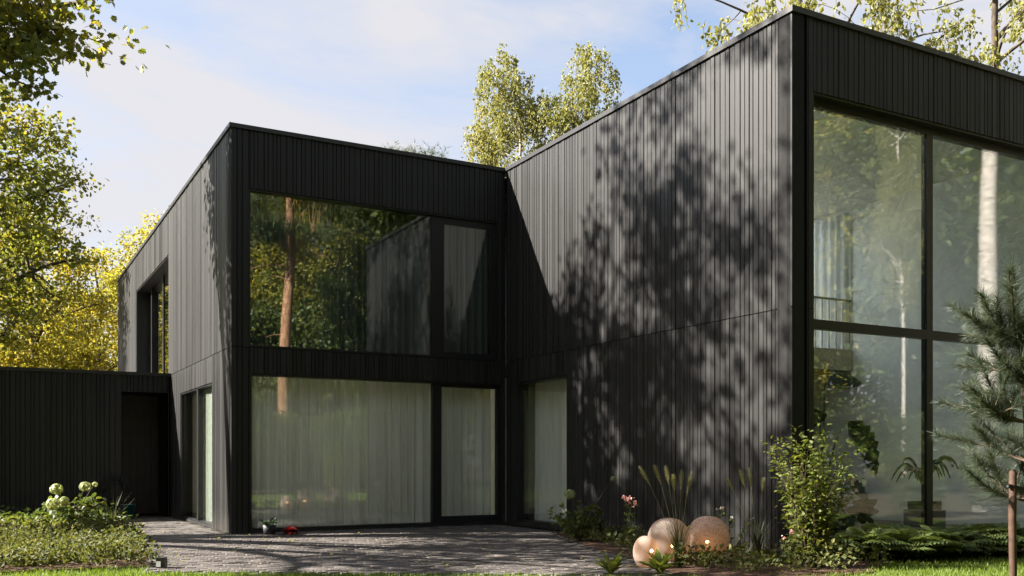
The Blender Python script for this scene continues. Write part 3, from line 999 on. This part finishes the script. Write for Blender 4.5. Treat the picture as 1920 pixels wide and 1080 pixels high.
# ------------------------------------------------------------------ garden plants
rng = np.random.default_rng(99)
def plantlet_leaves(mb, c, n, h, spread, size, shape, up=.6):
    a = rng.uniform(0, 6.283, n)
    r = spread * np.sqrt(rng.uniform(0, 1, n))
    p = np.stack([c[0] + r * np.cos(a), c[1] + r * np.sin(a), c[2] + rng.uniform(.15, 1, n) * h], 1)
    d = np.stack([np.cos(a), np.sin(a), rng.normal(up, .4, n)], 1) + rng.normal(0, .35, (n, 3))
    mb.leaves(p, d, rnd_dirs(n, 1.2), size * rng.uniform(.6, 1.3, n), shape, .15)

def cover(name, poly, bbox, n, h, size, m, label, seed, shape='rhomb', dens=None):
    global rng
    rng = np.random.default_rng(seed)
    mb = MB()
    p = np.stack([rng.uniform(bbox[0], bbox[1], n), rng.uniform(bbox[2], bbox[3], n)], 1)
    p = p[inside(p, poly)]
    for q in p:
        k = .55 + .9 * (0.5 + .5 * math.sin(q[0] * 2.3 + q[1] * 1.1) * math.cos(q[1] * 2.9))
        hh = h * k * rng.uniform(.5, 1.2)
        plantlet_leaves(mb, (q[0], q[1], .01), 16, hh, .16, size, shape)
    return tag(link(name, mb.mesh(name, m)), label, 'plants', kind='stuff')
LB2 = [(-1.45, .65), (-1.9, -4.6), (-7, -4.1), (-7, .0)]
cover('ground_cover', LB2, (-7, -1.4, -4.75, .8), 1900, .25, .06, M['cover_leaf'], 'low mixed leafy ground cover filling the left planting bed', 31)
RB2 = [(4.95, -2.6), (4.75, -2.7), (4.1, -4.7), (3.65, -6.5), (3.15, -7.9), (3.4, -8.75), (4.9, -8.75), (5.7, -8.3), (6.4, -8.3), (6.4, -7.7), (5.0, -7.6)]
cover('ground_cover', RB2, (3, 6.4, -9.1, -2.5), 520, .22, .07, M['cover_leaf'], 'low leafy ground cover around the globe lamps in the right bed', 32)
HB2 = [(-1.35, 5.6), (-1.35, 2.3), (-6, 2.4), (-6, 5.6)]
cover('ground_cover', HB2, (-6, -1.3, 2.2, 5.7), 300, .25, .11, M['green_leaf'], 'dark green ground cover at the foot of the annex wall', 33)

# lawn grass
def grass(poly, bbox, n, seed, label, hgt=.05):
    global rng
    rng = np.random.default_rng(seed)
    p = np.stack([rng.uniform(bbox[0], bbox[1], n), rng.uniform(bbox[2], bbox[3], n), np.full(n, -.006)], 1)
    p = p[inside(p, poly)]
    n = len(p)
    d = rng.normal(0, .33, (n, 3)); d[:, 2] = 1
    nm = rng.normal(size=(n, 3)); nm[:, 2] *= .2
    mb = MB()
    mb.leaves(p, d, nm, hgt * rng.uniform(.5, 1.4, n), 'blade', .25, wid=1.6)
    return tag(link('grass', mb.mesh('grass', M['grass_leaf'])), label, 'grass', kind='stuff')
grass(LAWN, (-7.5, 7.5, -13.5, -4.2), 150000, 41, 'short mown lawn grass in front of the terrace and beds')
grass(STRIP, (-6.5, -1.2, .1, 2.3), 30000, 42, 'narrow strip of lawn grass before the annex bed', .06)
EDGE = [(-2.2, -5.18), (2.9, -8.42), (2.7, -8.75), (-2.5, -5.5)]
grass(EDGE, (-2.6, 3.2, -8.9, -4.9), 22000, 43, 'longer grass fringe along the terrace edge', .065)

# ferns
def make_fern(seed):
    global rng
    rng = np.random.default_rng(seed)
    mb = MB()
    for k in range(13):
        a = k * 2.399 + rng.uniform(-.3, .3)
        L = rng.uniform(.4, .62); el = rng.uniform(.8, 1.42)
        t = np.linspace(0, 1, 15)
        rad = L * (t * math.cos(el) + .28 * t ** 2)
        z = L * (t * math.sin(el) - .55 * t ** 2) + .02
        p = np.stack([rad * math.cos(a), rad * math.sin(a), z], 1)
        mb.tube(p[::2], np.linspace(.005, .0015, 8), 3, False)
        side = np.array([-math.sin(a), math.cos(a), 0])
        fw = np.gradient(p, axis=0); fw /= np.linalg.norm(fw, axis=1, keepdims=True)
        ln = .16 * np.sin(np.clip(t * 1.05 + .12, 0, 1) * math.pi) ** .7 + .015
        for s in (-1, 1):
            d = side * s + fw * .55 + np.array([0, 0, -.12])
            nm = np.cross(fw, side) + rng.normal(0, .12, (15, 3))
            nm[nm[:, 2] < 0] *= -1
            mb.leaves(p[1:], d[1:], nm[1:], ln[1:], 'ovate', .1, wid=.42)
    return mb.mesh('fern', M['fern_leaf'])
fern_m = [make_fern(51), make_fern(52), make_fern(53)]
rf = random.Random(8)
for i in range(46):
    px = 1600 + (i % 23) * 16.5 + rf.uniform(-8, 8)
    dep = (11.75 if i < 23 else 12.25) + rf.uniform(-.15, .2)
    x, y = site(px, dep)
    y = min(max(y, -8.3 + rf.uniform(0, .1)), -7.78)
    f = link('fern', fern_m[i % 3], None, (x, y, .01), (rf.uniform(-.15, .15), rf.uniform(-.15, .15), rf.uniform(0, 6)), (rf.uniform(1.0, 1.45),) * 2 + (rf.uniform(1.1, 1.55),))
    tag(f, 'arching green fern in the mass below the tall right-hand window', 'fern', 'ferns under the right window')

# hydrangeas
def hydrangea(name, loc, seed, H, W, nleaf, heads, label, leafm='green_leaf', petal='pale_petal', lsz=.13):
    global rng
    rng = np.random.default_rng(seed)
    root = tag(empty(name, loc), label, 'shrub')
    st = MB(); lf = MB()
    ns = 9
    tips = []
    for k in range(ns):
        a = k * 2.4; r = W * rng.uniform(.3, 1)
        tip = np.array([math.cos(a) * r, math.sin(a) * r, H * rng.uniform(.55, .95)])
        tips.append(tip)
        st.tube(bez(np.array([0, 0, 0.]), np.array([tip[0] * .4, tip[1] * .4, tip[2] * .6]), tip, 6), np.linspace(.012, .005, 6), 5)
    for (hx, hy, hz, hr) in heads:
        st.tube(bez(np.array([0, 0, 0.]), np.array([hx * .4, hy * .4, hz * .6]), np.array([hx, hy, hz]), 6), np.linspace(.012, .005, 6), 5)
    tips = np.array(tips)
    t = rng.uniform(.3, 1.05, nleaf)
    b = tips[rng.integers(0, ns, nleaf)]
    p = b * t[:, None] ** np.array([1.2, 1.2, 1.0]) + rng.normal(0, .05, (nleaf, 3))
    p[:, 2] = np.maximum(p[:, 2], .03)
    d = p * np.array([1, 1, 0]) * 2 + rng.normal(0, .6, (nleaf, 3)) + np.array([0, 0, -.15])
    lf.leaves(p, d, rnd_dirs(nleaf, 1.6), lsz * rng.uniform(.6, 1.2, nleaf), 'ovate', .25)
    link('stems', st.mesh('stems', M['twig'], True), root)
    link('foliage', lf.mesh('foliage', M[leafm]), root)
    for (hx, hy, hz, hr) in heads:
        n = 150
        dd = rnd_dirs(n)
        pp = dd * hr * rng.uniform(.75, 1, (n, 1)) * np.array([1, 1, .85])
        fm = MB()
        fm.leaves(pp, np.cross(dd, rnd_dirs(n)), dd, hr * .5, 'ovate', 0, 1.3)
        link('flower_head', fm.mesh('flower_head', M[petal]), root, (hx, hy, hz))
    return root
def rel(px, dep, z, base):
    x, y = site(px, dep)
    return (x - base[0], y - base[1], z)
b0 = site(135, 17.6)
hd = [rel(106, 17.5, .71, b0) + (.11,), rel(101 + 20, 17.2, .52, b0) + (.075,), rel(100, 17.0, .46, b0) + (.12,), rel(160, 17.4, .76, b0) + (.10,), rel(178, 17.5, .8, b0) + (.05,)]
hydrangea('hydrangea', (*b0, 0), 61, .6, .7, 220, hd, 'hydrangea with round pale green flower heads before the annex wall')
b0 = site(1085, 14.6)
hd = [rel(1069, 14.4, .72, b0) + (.085,), rel(1150, 14.6, .95, b0) + (.045,), rel(1052, 14.7, .55, b0) + (.04,)]
hydrangea('hydrangea', (*b0, 0), 62, .6, .42, 190, hd, 'small hydrangea with one pale green bloom beside the corner window', lsz=.11)

# hosta-like leafy clumps
def clump(name, loc, n, L, shape, m, label, seed, cat='plant', wid=1.0, el=(.5, 1.1), group=None):
    global rng
    rng = np.random.default_rng(seed)
    a = rng.uniform(0, 6.283, n); e = rng.uniform(*el, n)
    d = np.stack([np.cos(a) * np.cos(e), np.sin(a) * np.cos(e), np.sin(e)], 1)
    nm = np.stack([-np.cos(a) * np.sin(e), -np.sin(a) * np.sin(e), np.cos(e)], 1)
    mb = MB()
    mb.leaves(d * .03, d, nm, L * rng.uniform(.6, 1.15, n), shape, .35, wid)
    return tag(link(name, mb.mesh(name, m), None, loc), label, cat, group)
clump('hosta', (*site(20, 17.0), 0), 26, .34, 'ovate', M['hosta_leaf'], 'bright yellow-green leafy plant at the left edge before the annex', 71)
clump('hosta', (*site(44, 16.6), 0), 20, .26, 'ovate', M['hosta_leaf'], 'small pale leafy plant just right of the yellow-green one at the left edge', 72)
clump('leafy_perennial', (*site(58, 11.4), 0), 34, .30, 'slim', M['hosta_leaf'], 'yellow-green narrow-leaved plant in the left front bed', 73, wid=1.4)
clump('leafy_perennial', (*site(15, 11.3), 0), 34, .28, 'ovate', M['hosta_leaf'], 'yellow-green broad-leaved plant at the very left of the front bed', 74, wid=.8)
clump('leafy_perennial', (*site(228, 15.9), 0), 26, .22, 'slim', M['cover_leaf'], 'grey-green tuft at the back right corner of the left bed', 75)
clump('leafy_perennial', (*site(1146, 10.15), 0), 22, .24, 'ovate', M['hosta_leaf'], 'left of the two bright green tufts at the bottom edge', 76, wid=.6, el=(.7, 1.4))
clump('leafy_perennial', (*site(1238, 10.2), 0), 26, .26, 'ovate', M['hosta_leaf'], 'right of the two bright green tufts, below the globe lamps', 77, wid=.6, el=(.7, 1.4))
clump('red_flowers', (*site(545, 15.75), .02), 70, .13, 'ovate', M['red_petal'], 'dark red flowers at the foot of the ground-floor window', 78, 'flowers', el=(.2, 1.4))
q = MB(); q.lathe([(.0, .0), (.09, .0), (.11, .16), (.1, .16), (.085, .12), (0, .12)], 16)
pt = tag(empty('potted_plant', (*site(505, 15.7), .022)), 'small dark pot with a green plant before the ground-floor window', 'potted plant')
link('pot', q.mesh('pot', M['pot'], True), pt)
mbp = MB(); rng = np.random.default_rng(79); plantlet_leaves(mbp, (0, 0, .1), 60, .12, .1, .07, 'ovate'); link('foliage', mbp.mesh('foliage', M['dark_leaf']), pt)

# tall leafy shrub at the wing corner
def tall_shrub():
    global rng
    rng = np.random.default_rng(81)
    root = tag(empty('tall_shrub', (*site(1520, 10.9), 0)), 'tall loose yellow-green shrub at the corner of the right wing', 'shrub')
    st = MB(); P = []; D = []
    for k in range(54):
        a = rng.uniform(0, 6.28); r = rng.uniform(.05, .58); h = rng.uniform(.7, 1.72) * (1 - .25 * r)
        tip = np.array([math.cos(a) * r, math.sin(a) * r, h])
        c = bez(np.array([math.cos(a) * .06, math.sin(a) * .06, 0]), np.array([tip[0] * .3, tip[1] * .3, h * .55]) + rng.normal(0, .05, 3), tip, 12)
        st.tube(c[::2], np.linspace(.009, .003, 6), 4)
        for t in np.linspace(.12, 1, 34):
            i = t * 11; i0 = min(int(i), 10)
            p = c[i0] + (c[i0 + 1] - c[i0]) * (i - i0)
            for _ in range(2):
                b = rng.normal(size=3); b[2] = b[2] * .3 + .25
                P.append(p + b * .06 * rng.uniform(.2, 1.2)); D.append(b)
    P = np.array(P); D = np.array(D)
    lf = MB()
    lf.leaves(P, D, rnd_dirs(len(P), 1.2), .055 * rng.uniform(.6, 1.3, len(P)), 'ovate', .2, .9)
    link('stems', st.mesh('stems', M['twig'], True), root)
    link('foliage', lf.mesh('foliage', M['shrub_leaf']), root)
tall_shrub()

# fountain grasses
def fountain_grass(loc, plumes, nb, seed, label, hb=.6):
    global rng
    rng = np.random.default_rng(seed)
    root = tag(empty('fountain_grass', loc), label, 'ornamental grass', 'ornamental grasses in the right bed')
    mb = MB()
    for k in range(nb):
        a = rng.uniform(0, 6.28); L = rng.uniform(.5, 1.0) * hb * 1.3; r = L * rng.uniform(.15, .6)
        p2 = np.array([math.cos(a) * r, math.sin(a) * r, L * rng.uniform(.55, .95)])
        c = bez(np.zeros(3) + rng.normal(0, .03, 3) * np.array([1, 1, 0]), np.array([p2[0] * .25, p2[1] * .25, L * .75]), p2, 6)
        side = np.array([-math.sin(a), math.cos(a), 0]) * .004
        w = np.array([1, 1, .9, .7, .45, .05])[:, None]
        v = np.concatenate([c - side * w, c + side * w]); i = np.arange(5)
        mb.add(v, np.stack([i, i + 1, i + 7, i + 6], 1))
    link('foliage', mb.mesh('foliage', M['blade_green']), root)
    for (tx, ty, tz, L) in plumes:
        pm = MB()
        tip = np.array([tx, ty, tz]); mid = np.array([tx * .35, ty * .35, tz * .6])
        c = bez(np.zeros(3), mid, tip, 14)
        pm.tube(c[::2], .0025, 3)
        dirv = (c[-1] - c[-3]); dirv /= np.linalg.norm(dirv)
        n = 320
        t = rng.uniform(0, 1, n)
        base = tip[None] - dirv[None] * (L * t)[:, None]
        d = rnd_dirs(n) * .55 + dirv
        ln = .075 * np.sin(np.clip(t * .9 + .08, 0, 1) * math.pi) ** .6
        pm.leaves(base, d, rnd_dirs(n), ln, 'needle', 0, 1.3)
        link('plume', pm.mesh('plume', M['straw']), root)
ga = site(1272, 10.9)
def pl(px, dep, z, L, g): r = rel(px, dep, z, g); return (*r, L)
fountain_grass((*ga, 0), [pl(1200, 11.0, 1.14, .26, ga), pl(1228, 10.8, 1.15, .22, ga), pl(1248, 11.0, 1.15, .23, ga), pl(1278, 11.1, 1.10, .24, ga), pl(1296, 10.9, 1.08, .26, ga), pl(1262, 10.7, 1.05, .2, ga)],
               90, 91, 'fountain grass with pale plumes rising before the globe lamps')
gb = site(1420, 11.4)
fountain_grass((*gb, 0), [pl(1363, 11.5, 1.0, .18, gb), pl(1388, 11.3, 1.1, .22, gb), pl(1404, 11.5, 1.12, .26, gb), pl(1432, 11.4, 1.0, .16, gb)],
               70, 92, 'darker fountain grass with few plumes between lamps and tall shrub')
clump('grass_tuft', (*site(213, 17.4), 0), 22, .62, 'slim', M['blade_green'], 'upright thin grass tuft beside the annex entrance', 93, 'ornamental grass', wid=.13, el=(1.25, 1.52))

# flowering stalks
def flower_stalks(loc, heads, petal, label, seed, psz=.028):
    global rng
    rng = np.random.default_rng(seed)
    root = tag(empty('flowering_stalk', loc), label, 'flowers')
    st = MB(); lf = MB()
    for (hx, hy, hz, hr, n) in heads:
        c = bez(np.zeros(3), np.array([hx * .5, hy * .5, hz * .5]) + rng.normal(0, .02, 3), np.array([hx, hy, hz]), 8)
        st.tube(c, .003, 4)
        k = 26
        p = c[rng.integers(1, 7, k)] + rng.normal(0, .01, (k, 3))
        lf.leaves(p, rnd_dirs(k, .3), rnd_dirs(k, 1), .06 * rng.uniform(.6, 1.2, k), 'ovate', .2, .7)
        fm = MB()
        pp = rng.normal(0, hr * .5, (n, 3))
        fm.leaves(pp, rnd_dirs(n), rnd_dirs(n), psz * rng.uniform(.7, 1.2, n), 'ovate', .1, 1.2)
        link('flower_head', fm.mesh('flower_head', M[petal]), root, (hx, hy, hz))
    link('stems', st.mesh('stems', M['stem']), root)
    link('foliage', lf.mesh('foliage', M['green_leaf']), root)
fb = site(1182, 12.2)
flower_stalks((*fb, 0), [rel(1180, 12.2, .72, fb) + (.05, 40), rel(1190, 12.3, .66, fb) + (.04, 26), rel(1172, 12.3, .74, fb) + (.03, 18)], 'pink_petal', 'pink flowering stalk left of the globe lamps', 95)
fb = site(1365, 11.9)
flower_stalks((*fb, 0), [rel(1345, 11.8, .62, fb) + (.02, 6), rel(1355, 11.9, .63, fb) + (.02, 7), rel(1372, 12.0, .52, fb) + (.015, 4), rel(1408, 12.0, .5, fb) + (.015, 4)], 'white_petal', 'tiny white flowers on thin stalks right of the globe lamps', 96)
fb = site(1478, 10.7)
flower_stalks((*fb, 0), [rel(1483, 10.7, .42, fb) + (.03, 12), rel(1470, 10.8, .36, fb) + (.02, 6)], 'pink_petal', 'few pinkish-red flowers at the left foot of the tall shrub', 97)

# young pine at the right with its stake
def young_pine():
    global rng
    rng = np.random.default_rng(101)
    bx, by = site(1935, 7.0)
    root = tag(empty('young_pine', (bx, by, 0)), 'young blue-green pine reaching in at the right edge', 'tree', GR)
    tr = MB(); nd = MB()
    top = np.array([-.14, .06, 2.62])
    tp = bez(np.zeros(3), np.array([0.05, .03, 1.4]), top, 10)
    tr.tube(tp, np.linspace(.035, .008, 10), 8)
    axes = [(tp[6:], 1.0)]
    for k in range(38):
        z = rng.uniform(1.05, 2.35)
        i = np.interp(z, tp[:, 2], np.arange(10)); p0 = tp[int(i)]
        a = rng.uniform(0, 6.283); L = .45 * (1 - .5 * (z - 1.05) / 1.5) * rng.uniform(.65, 1.1)
        p2 = p0 + np.array([math.cos(a) * L, math.sin(a) * L, L * rng.uniform(.25, .7)])
        c = bez(p0, (p0 + p2) / 2 + np.array([0, 0, -.06]), p2, 8)
        tr.tube(c, np.linspace(.012, .005, 8), 5)
        axes.append((c[2:], 1.0))
        for s in range(2):
            j = rng.integers(3, 6); b = rng.normal(size=3) * .18 + (p2 - p0) * .35; b[2] = abs(b[2]) + .05
            c2 = bez(c[j], c[j] + b * .5, c[j] + b, 5)
            tr.tube(c2, np.linspace(.007, .004, 5), 4)
            axes.append((c2[1:], .9))
    for c, s in axes:
        n = int(200 * np.linalg.norm(c[-1] - c[0]) / .3) + 120
        t = rng.uniform(0, len(c) - 1.001, n); i = t.astype(int)
        p = c[i] + (c[i + 1] - c[i]) * (t - i)[:, None]
        fw = c[np.minimum(i + 1, len(c) - 1)] - c[i]; fw /= np.linalg.norm(fw, axis=1, keepdims=True)
        d = rnd_dirs(n) * .75 + fw * .8
        nd.leaves(p, d, rnd_dirs(n), .115 * s * rng.uniform(.7, 1.2, n), 'needle', .1, 1.1)
    link('trunk', tr.mesh('trunk', M['twig'], True), root)
    link('needles', nd.mesh('needles', M['young_needle']), root)
young_pine()
q = MB()
sx, sy = site(1899, 7.0)
q.tube([(0, 0, -.1), (.003, 0, .4), (0, .004, .8), (.002, 0, 1.13), (.002, 0, 1.145)], [.027, .026, .027, .026, .018], 10)
stk = tag(empty('tree_stake', (sx, sy, 0)), 'round brown wooden tree stake standing in the lawn at the right edge', 'stake')
link('post', q.mesh('post', M['stake'], True), stk)
q = MB(); q.tube([(-.05, .005, 1.03), (.06, -.035, 1.005), (.3, -.06, .985), (.62, -.1, .97)], .016, 6)
link('tie', q.mesh('tie', M['rubber'], True), stk)

# ------------------------------------------------------------------ globe lamps
def shell_mat(name, c, pattern):
    m, n, l = mat(name)
    o = n.new('ShaderNodeOutputMaterial')
    b = n.new('ShaderNodeBsdfPrincipled')
    b.inputs['Roughness'].default_value = .55
    t = n.new('ShaderNodeBsdfTranslucent'); t.inputs['Color'].default_value = (c[0] * 1.1, c[1] * .95, c[2] * .8, 1)
    tp = n.new('ShaderNodeBsdfTransparent'); tp.inputs['Color'].default_value = (.95, .86, .76, 1)
    tcd = n.new('ShaderNodeTexCoord')
    v = n.new('ShaderNodeTexVoronoi') if pattern else n.new('ShaderNodeTexNoise')
    v.inputs['Scale'].default_value = 38 if pattern else 8
    l.new(tcd.outputs['Object'], v.inputs['Vector'])
    src = v.outputs['Distance'] if pattern else v.outputs['Fac']
    col = cramp(n, l, src, [(.25 if pattern else .1, tuple(x * (.3 if pattern else .85) for x in c)), (.5, c)])
    l.new(col, b.inputs['Base Color'])
    m1 = n.new('ShaderNodeMixShader'); m1.inputs['Fac'].default_value = .45
    l.new(b.outputs['BSDF'], m1.inputs[1]); l.new(t.outputs['BSDF'], m1.inputs[2])
    m2 = n.new('ShaderNodeMixShader'); m2.inputs['Fac'].default_value = .22
    l.new(m1.outputs['Shader'], m2.inputs[1]); l.new(tp.outputs['BSDF'], m2.inputs[2])
    l.new(m2.outputs['Shader'], o.inputs['Surface'])
    return m
M['shell'] = shell_mat('rose_glass_shell', (.50, .425, .375), False)
M['shell_net'] = shell_mat('netted_glass_shell', (.48, .41, .38), True)
m, n, l = mat('warm_bulb')
o = n.new('ShaderNodeOutputMaterial'); em = n.new('ShaderNodeEmission')
em.inputs['Color'].default_value = (1.0, .55, .22, 1); em.inputs['Strength'].default_value = 11
l.new(em.outputs['Emission'], o.inputs['Surface'])
M['bulb'] = m
def globe(loc, w, h, m, bulb, label):
    root = tag(empty('globe_lamp', loc), label, 'lamp', 'globe lamps in the right bed')
    q = MB()
    t = np.linspace(0, math.pi, 26)
    prof = np.stack([np.sin(t) ** .82 * w / 2, h / 2 - np.cos(t) * h / 2], 1)
    q.lathe(prof, 40)
    link('shell', q.mesh('shell', m, True), root)
    q = MB(); q.lathe([(0, -.004), (.07, -.004), (.075, .03), (.03, .045), (0.018, bulb[2] - .03), (0, bulb[2] - .03)], 14, (bulb[0], bulb[1], 0))
    link('lamp_holder', q.mesh('lamp_holder', M['rail'], True), root)
    q = MB(); q.lathe([(0, -.02), (.014, -.014), (.02, 0), (.014, .014), (0, .02)], 12, bulb)
    link('bulb', q.mesh('bulb', M['bulb'], True), root)
globe((*site(1254, 11.25), .03), .50, .52, M['shell'], (-.02, -.1, .2), 'largest smooth rose-beige globe lamp, middle of the three')
globe((*site(1328, 11.6), .03), .51, .52, M['shell_net'], (-.1, -.1, .22), 'globe lamp with a netted surface, right of the three')
globe((*site(1211, 10.85), .0), .29, .37, M['shell'], (.05, -.04, .2), 'smallest rose-beige globe lamp at the paving edge, left of the three')

# ------------------------------------------------------------------ small things
lx, ly = site(303, 10.75)
bl = tag(empty('bollard_light', (lx, ly, -.005), -.5), 'small black garden light with white face at the left bed edge', 'garden light')
q = MB(); q.box(-.05, .05, -.04, .04, 0, .14); link('housing', q.mesh('housing', M['frame']), bl)
q = MB(); q.box(-.046, .004, -.0435, -.0405, .04, .10); link('lamp_face', q.mesh('lamp_face', M['lamp_white']), bl)
bk = tag(empty('bucket', (*site(240, 20.0), .02)), 'dark teal bucket standing before the annex entrance', 'bucket')
q = MB(); q.lathe([(0, .0), (.11, .0), (.15, .3), (.16, .3), (.16, .31), (.142, .31), (.105, .02), (0, .02)], 20); link('body', q.mesh('body', M['teal'], True), bk)
q = MB(); a = np.linspace(0, math.pi, 12); q.tube(np.stack([np.cos(a) * .155, np.full(12, 0.), .29 + np.sin(a) * .16], 1), .006, 5); link('handle', q.mesh('handle', M['rubber']), bk)
hr = tag(empty('hose_coil', (-1.12, 5.80, .62)), 'coiled black garden hose hanging beside the annex entrance', 'hose')
q = MB(); a = np.linspace(0, 5 * 2 * math.pi, 120); q.tube(np.stack([np.cos(a) * (.17 + .004 * a), -.02 - .004 * a / 2, np.sin(a) * (.2 + .004 * a)], 1), .011, 6); link('coil', q.mesh('coil', M['rubber'], True), hr)
q = MB(); q.box(-.03, .03, -.09, .07, .15, .18); link('hook', q.mesh('hook', M['frame']), hr)

# ------------------------------------------------------------------ indoor plants and furniture
def big_leaf(L, W, notched):
    t = np.linspace(0, 1, 15)
    w = W * np.sin(np.clip(t ** .75, 0, 1) * math.pi) ** .75
    if notched: w = w * np.where(np.arange(15) % 2 == 0, 1, .72)
    w[0] = .01; w[-1] = .004
    z = -.35 * L * t ** 2
    y = t * L
    v = np.concatenate([np.stack([-w, y, z + w * .25], 1), np.stack([w * 0, y, z], 1), np.stack([w, y, z + w * .25], 1)])
    i = np.arange(14)
    f = np.concatenate([np.stack([i, i + 15, i + 16, i + 1], 1), np.stack([i + 15, i + 30, i + 31, i + 16], 1)])
    b = MB(); b.add(v, f)
    return b
px_, py_ = 6.75, -6.45
ph = tag(empty('philodendron', (px_, py_, .06)), 'indoor plant with a few huge drooping leaves just inside the right window', 'potted plant', 'indoor plants behind the right window')
q = MB(); q.lathe([(0, 0), (.16, 0), (.22, .36), (.2, .36), (.18, .3), (0, .3)], 20); link('pot', q.mesh('pot', M['pot'], True), ph)
for (tx, ty, tz, L, W, yaw, pit, roll, notch) in ((-.08, -.1, 2.22, .6, .16, -2.0, .25, 1.0, False), (.42, -.05, 1.72, .95, .25, -2.07, -.85, 1.15, True),
                                            (-.25, .1, 1.25, .6, .2, 1.2, -.5, -.6, True), (.2, .3, 1.9, .6, .18, -.6, -.2, .4, False), (.25, -.2, .85, .55, .18, -1.9, -.5, .9, True)):
    s_ = MB(); s_.tube(bez(np.array([0, 0, .3]), np.array([tx * .1, ty * .1, tz * .8]), np.array([tx, ty, tz]), 8), np.linspace(.016, .008, 8), 6)
    link('stalk', s_.mesh('stalk', M['stem'], True), ph)
    lf_ = link('leaf', big_leaf(L, W, notch).mesh('leaf', M['dark_leaf'], True), ph, (tx, ty, tz))
    lf_.rotation_mode = 'YXZ'; lf_.rotation_euler = (pit, roll, yaw)
lp = tag(empty('looping_plant', (8.35, -6.85, .06)), 'indoor plant with curling loop-shaped leaves in a dark square pot', 'potted plant', 'indoor plants behind the right window')
q = MB(); q.box(-.16, .16, -.16, .16, .28, .58); link('pot', q.mesh('pot', M['pot']), lp)
q = MB(); q.box(-.2, .2, -.2, .2, 0, .458); link('stand', q.mesh('stand', M['sofa']), lp)
rng = np.random.default_rng(111)
for k in range(16):
    a = k * 2.399; L = rng.uniform(.42, .7); d = np.array([math.cos(a), math.sin(a) * .6, 0])
    p0 = np.array([0, 0, .75]); p1 = p0 + d * L * .5 + np.array([0, 0, L * 1.1]); p2 = p0 + d * L * rng.uniform(.8, 1.0) + np.array([0, 0, L * rng.uniform(.15, .6)])
    s_ = MB(); s_.tube(bez(p0, p1, p2, 12), .022 * np.array([.6, .8, 1, 1, 1, 1, 1, 1, .9, .8, .6, .3]), 5)
    link('leaf', s_.mesh('leaf', M['dark_leaf'], True), lp)
bp = tag(empty('bushy_houseplant', (6.95, -6.55, .06)), 'low dark bushy houseplant between the huge-leaved and the looping plant', 'potted plant', 'indoor plants behind the right window')
q = MB(); q.lathe([(0, 0), (.14, 0), (.18, .25), (.16, .25), (.15, .2), (0, .2)], 18); link('pot', q.mesh('pot', M['pot'], True), bp)
mbp = MB(); plantlet_leaves(mbp, (0, 0, .22), 90, .38, .36, .2, 'ovate', .2); link('foliage', mbp.mesh('foliage', M['dark_leaf']), bp)
so = tag(empty('armchair', (7.6, -5.2, .06), .3), 'low grey upholstered armchair inside the right wing', 'armchair')
for nm, b in (('seat', (-.42, .42, -.38, .4, .14, .42)), ('backrest', (-.42, .42, .403, .6, .14, .82)), ('armrest', (-.58, -.423, -.38, .6, .14, .58)), ('armrest', (.423, .58, -.38, .6, .14, .58))):
    q = MB(); q.box(*b); o = link(nm, q.mesh(nm, M['sofa']), so)
    bv = o.modifiers.new('soft', 'BEVEL'); bv.width = .06; bv.segments = 3
for sx_ in (-.5, .5):
    for sy_ in (-.3, .5):
        q = MB(); q.tube([(sx_, sy_, 0), (sx_, sy_, .145)], .018, 6); link('leg', q.mesh('leg', M['frame']), so)

# ------------------------------------------------------------------ a few fallen leaves
rng = np.random.default_rng(121)
p = np.stack([rng.uniform(-1.8, 5, 260), rng.uniform(-8, 3, 260), np.full(260, .027)], 1)
p = p[inside(p, TERR)]
d = rng.normal(size=(len(p), 3)); d[:, 2] = .05
nm = rng.normal(0, .25, (len(p), 3)); nm[:, 2] = 1
mb = MB(); mb.leaves(p, d, nm, rng.uniform(.035, .07, len(p)), 'ovate', -.1)
tag(link('fallen_leaves', mb.mesh('fallen_leaves', M['gold_leaf'])), 'scattered fallen autumn leaves on the terrace paving', 'leaves', kind='stuff')
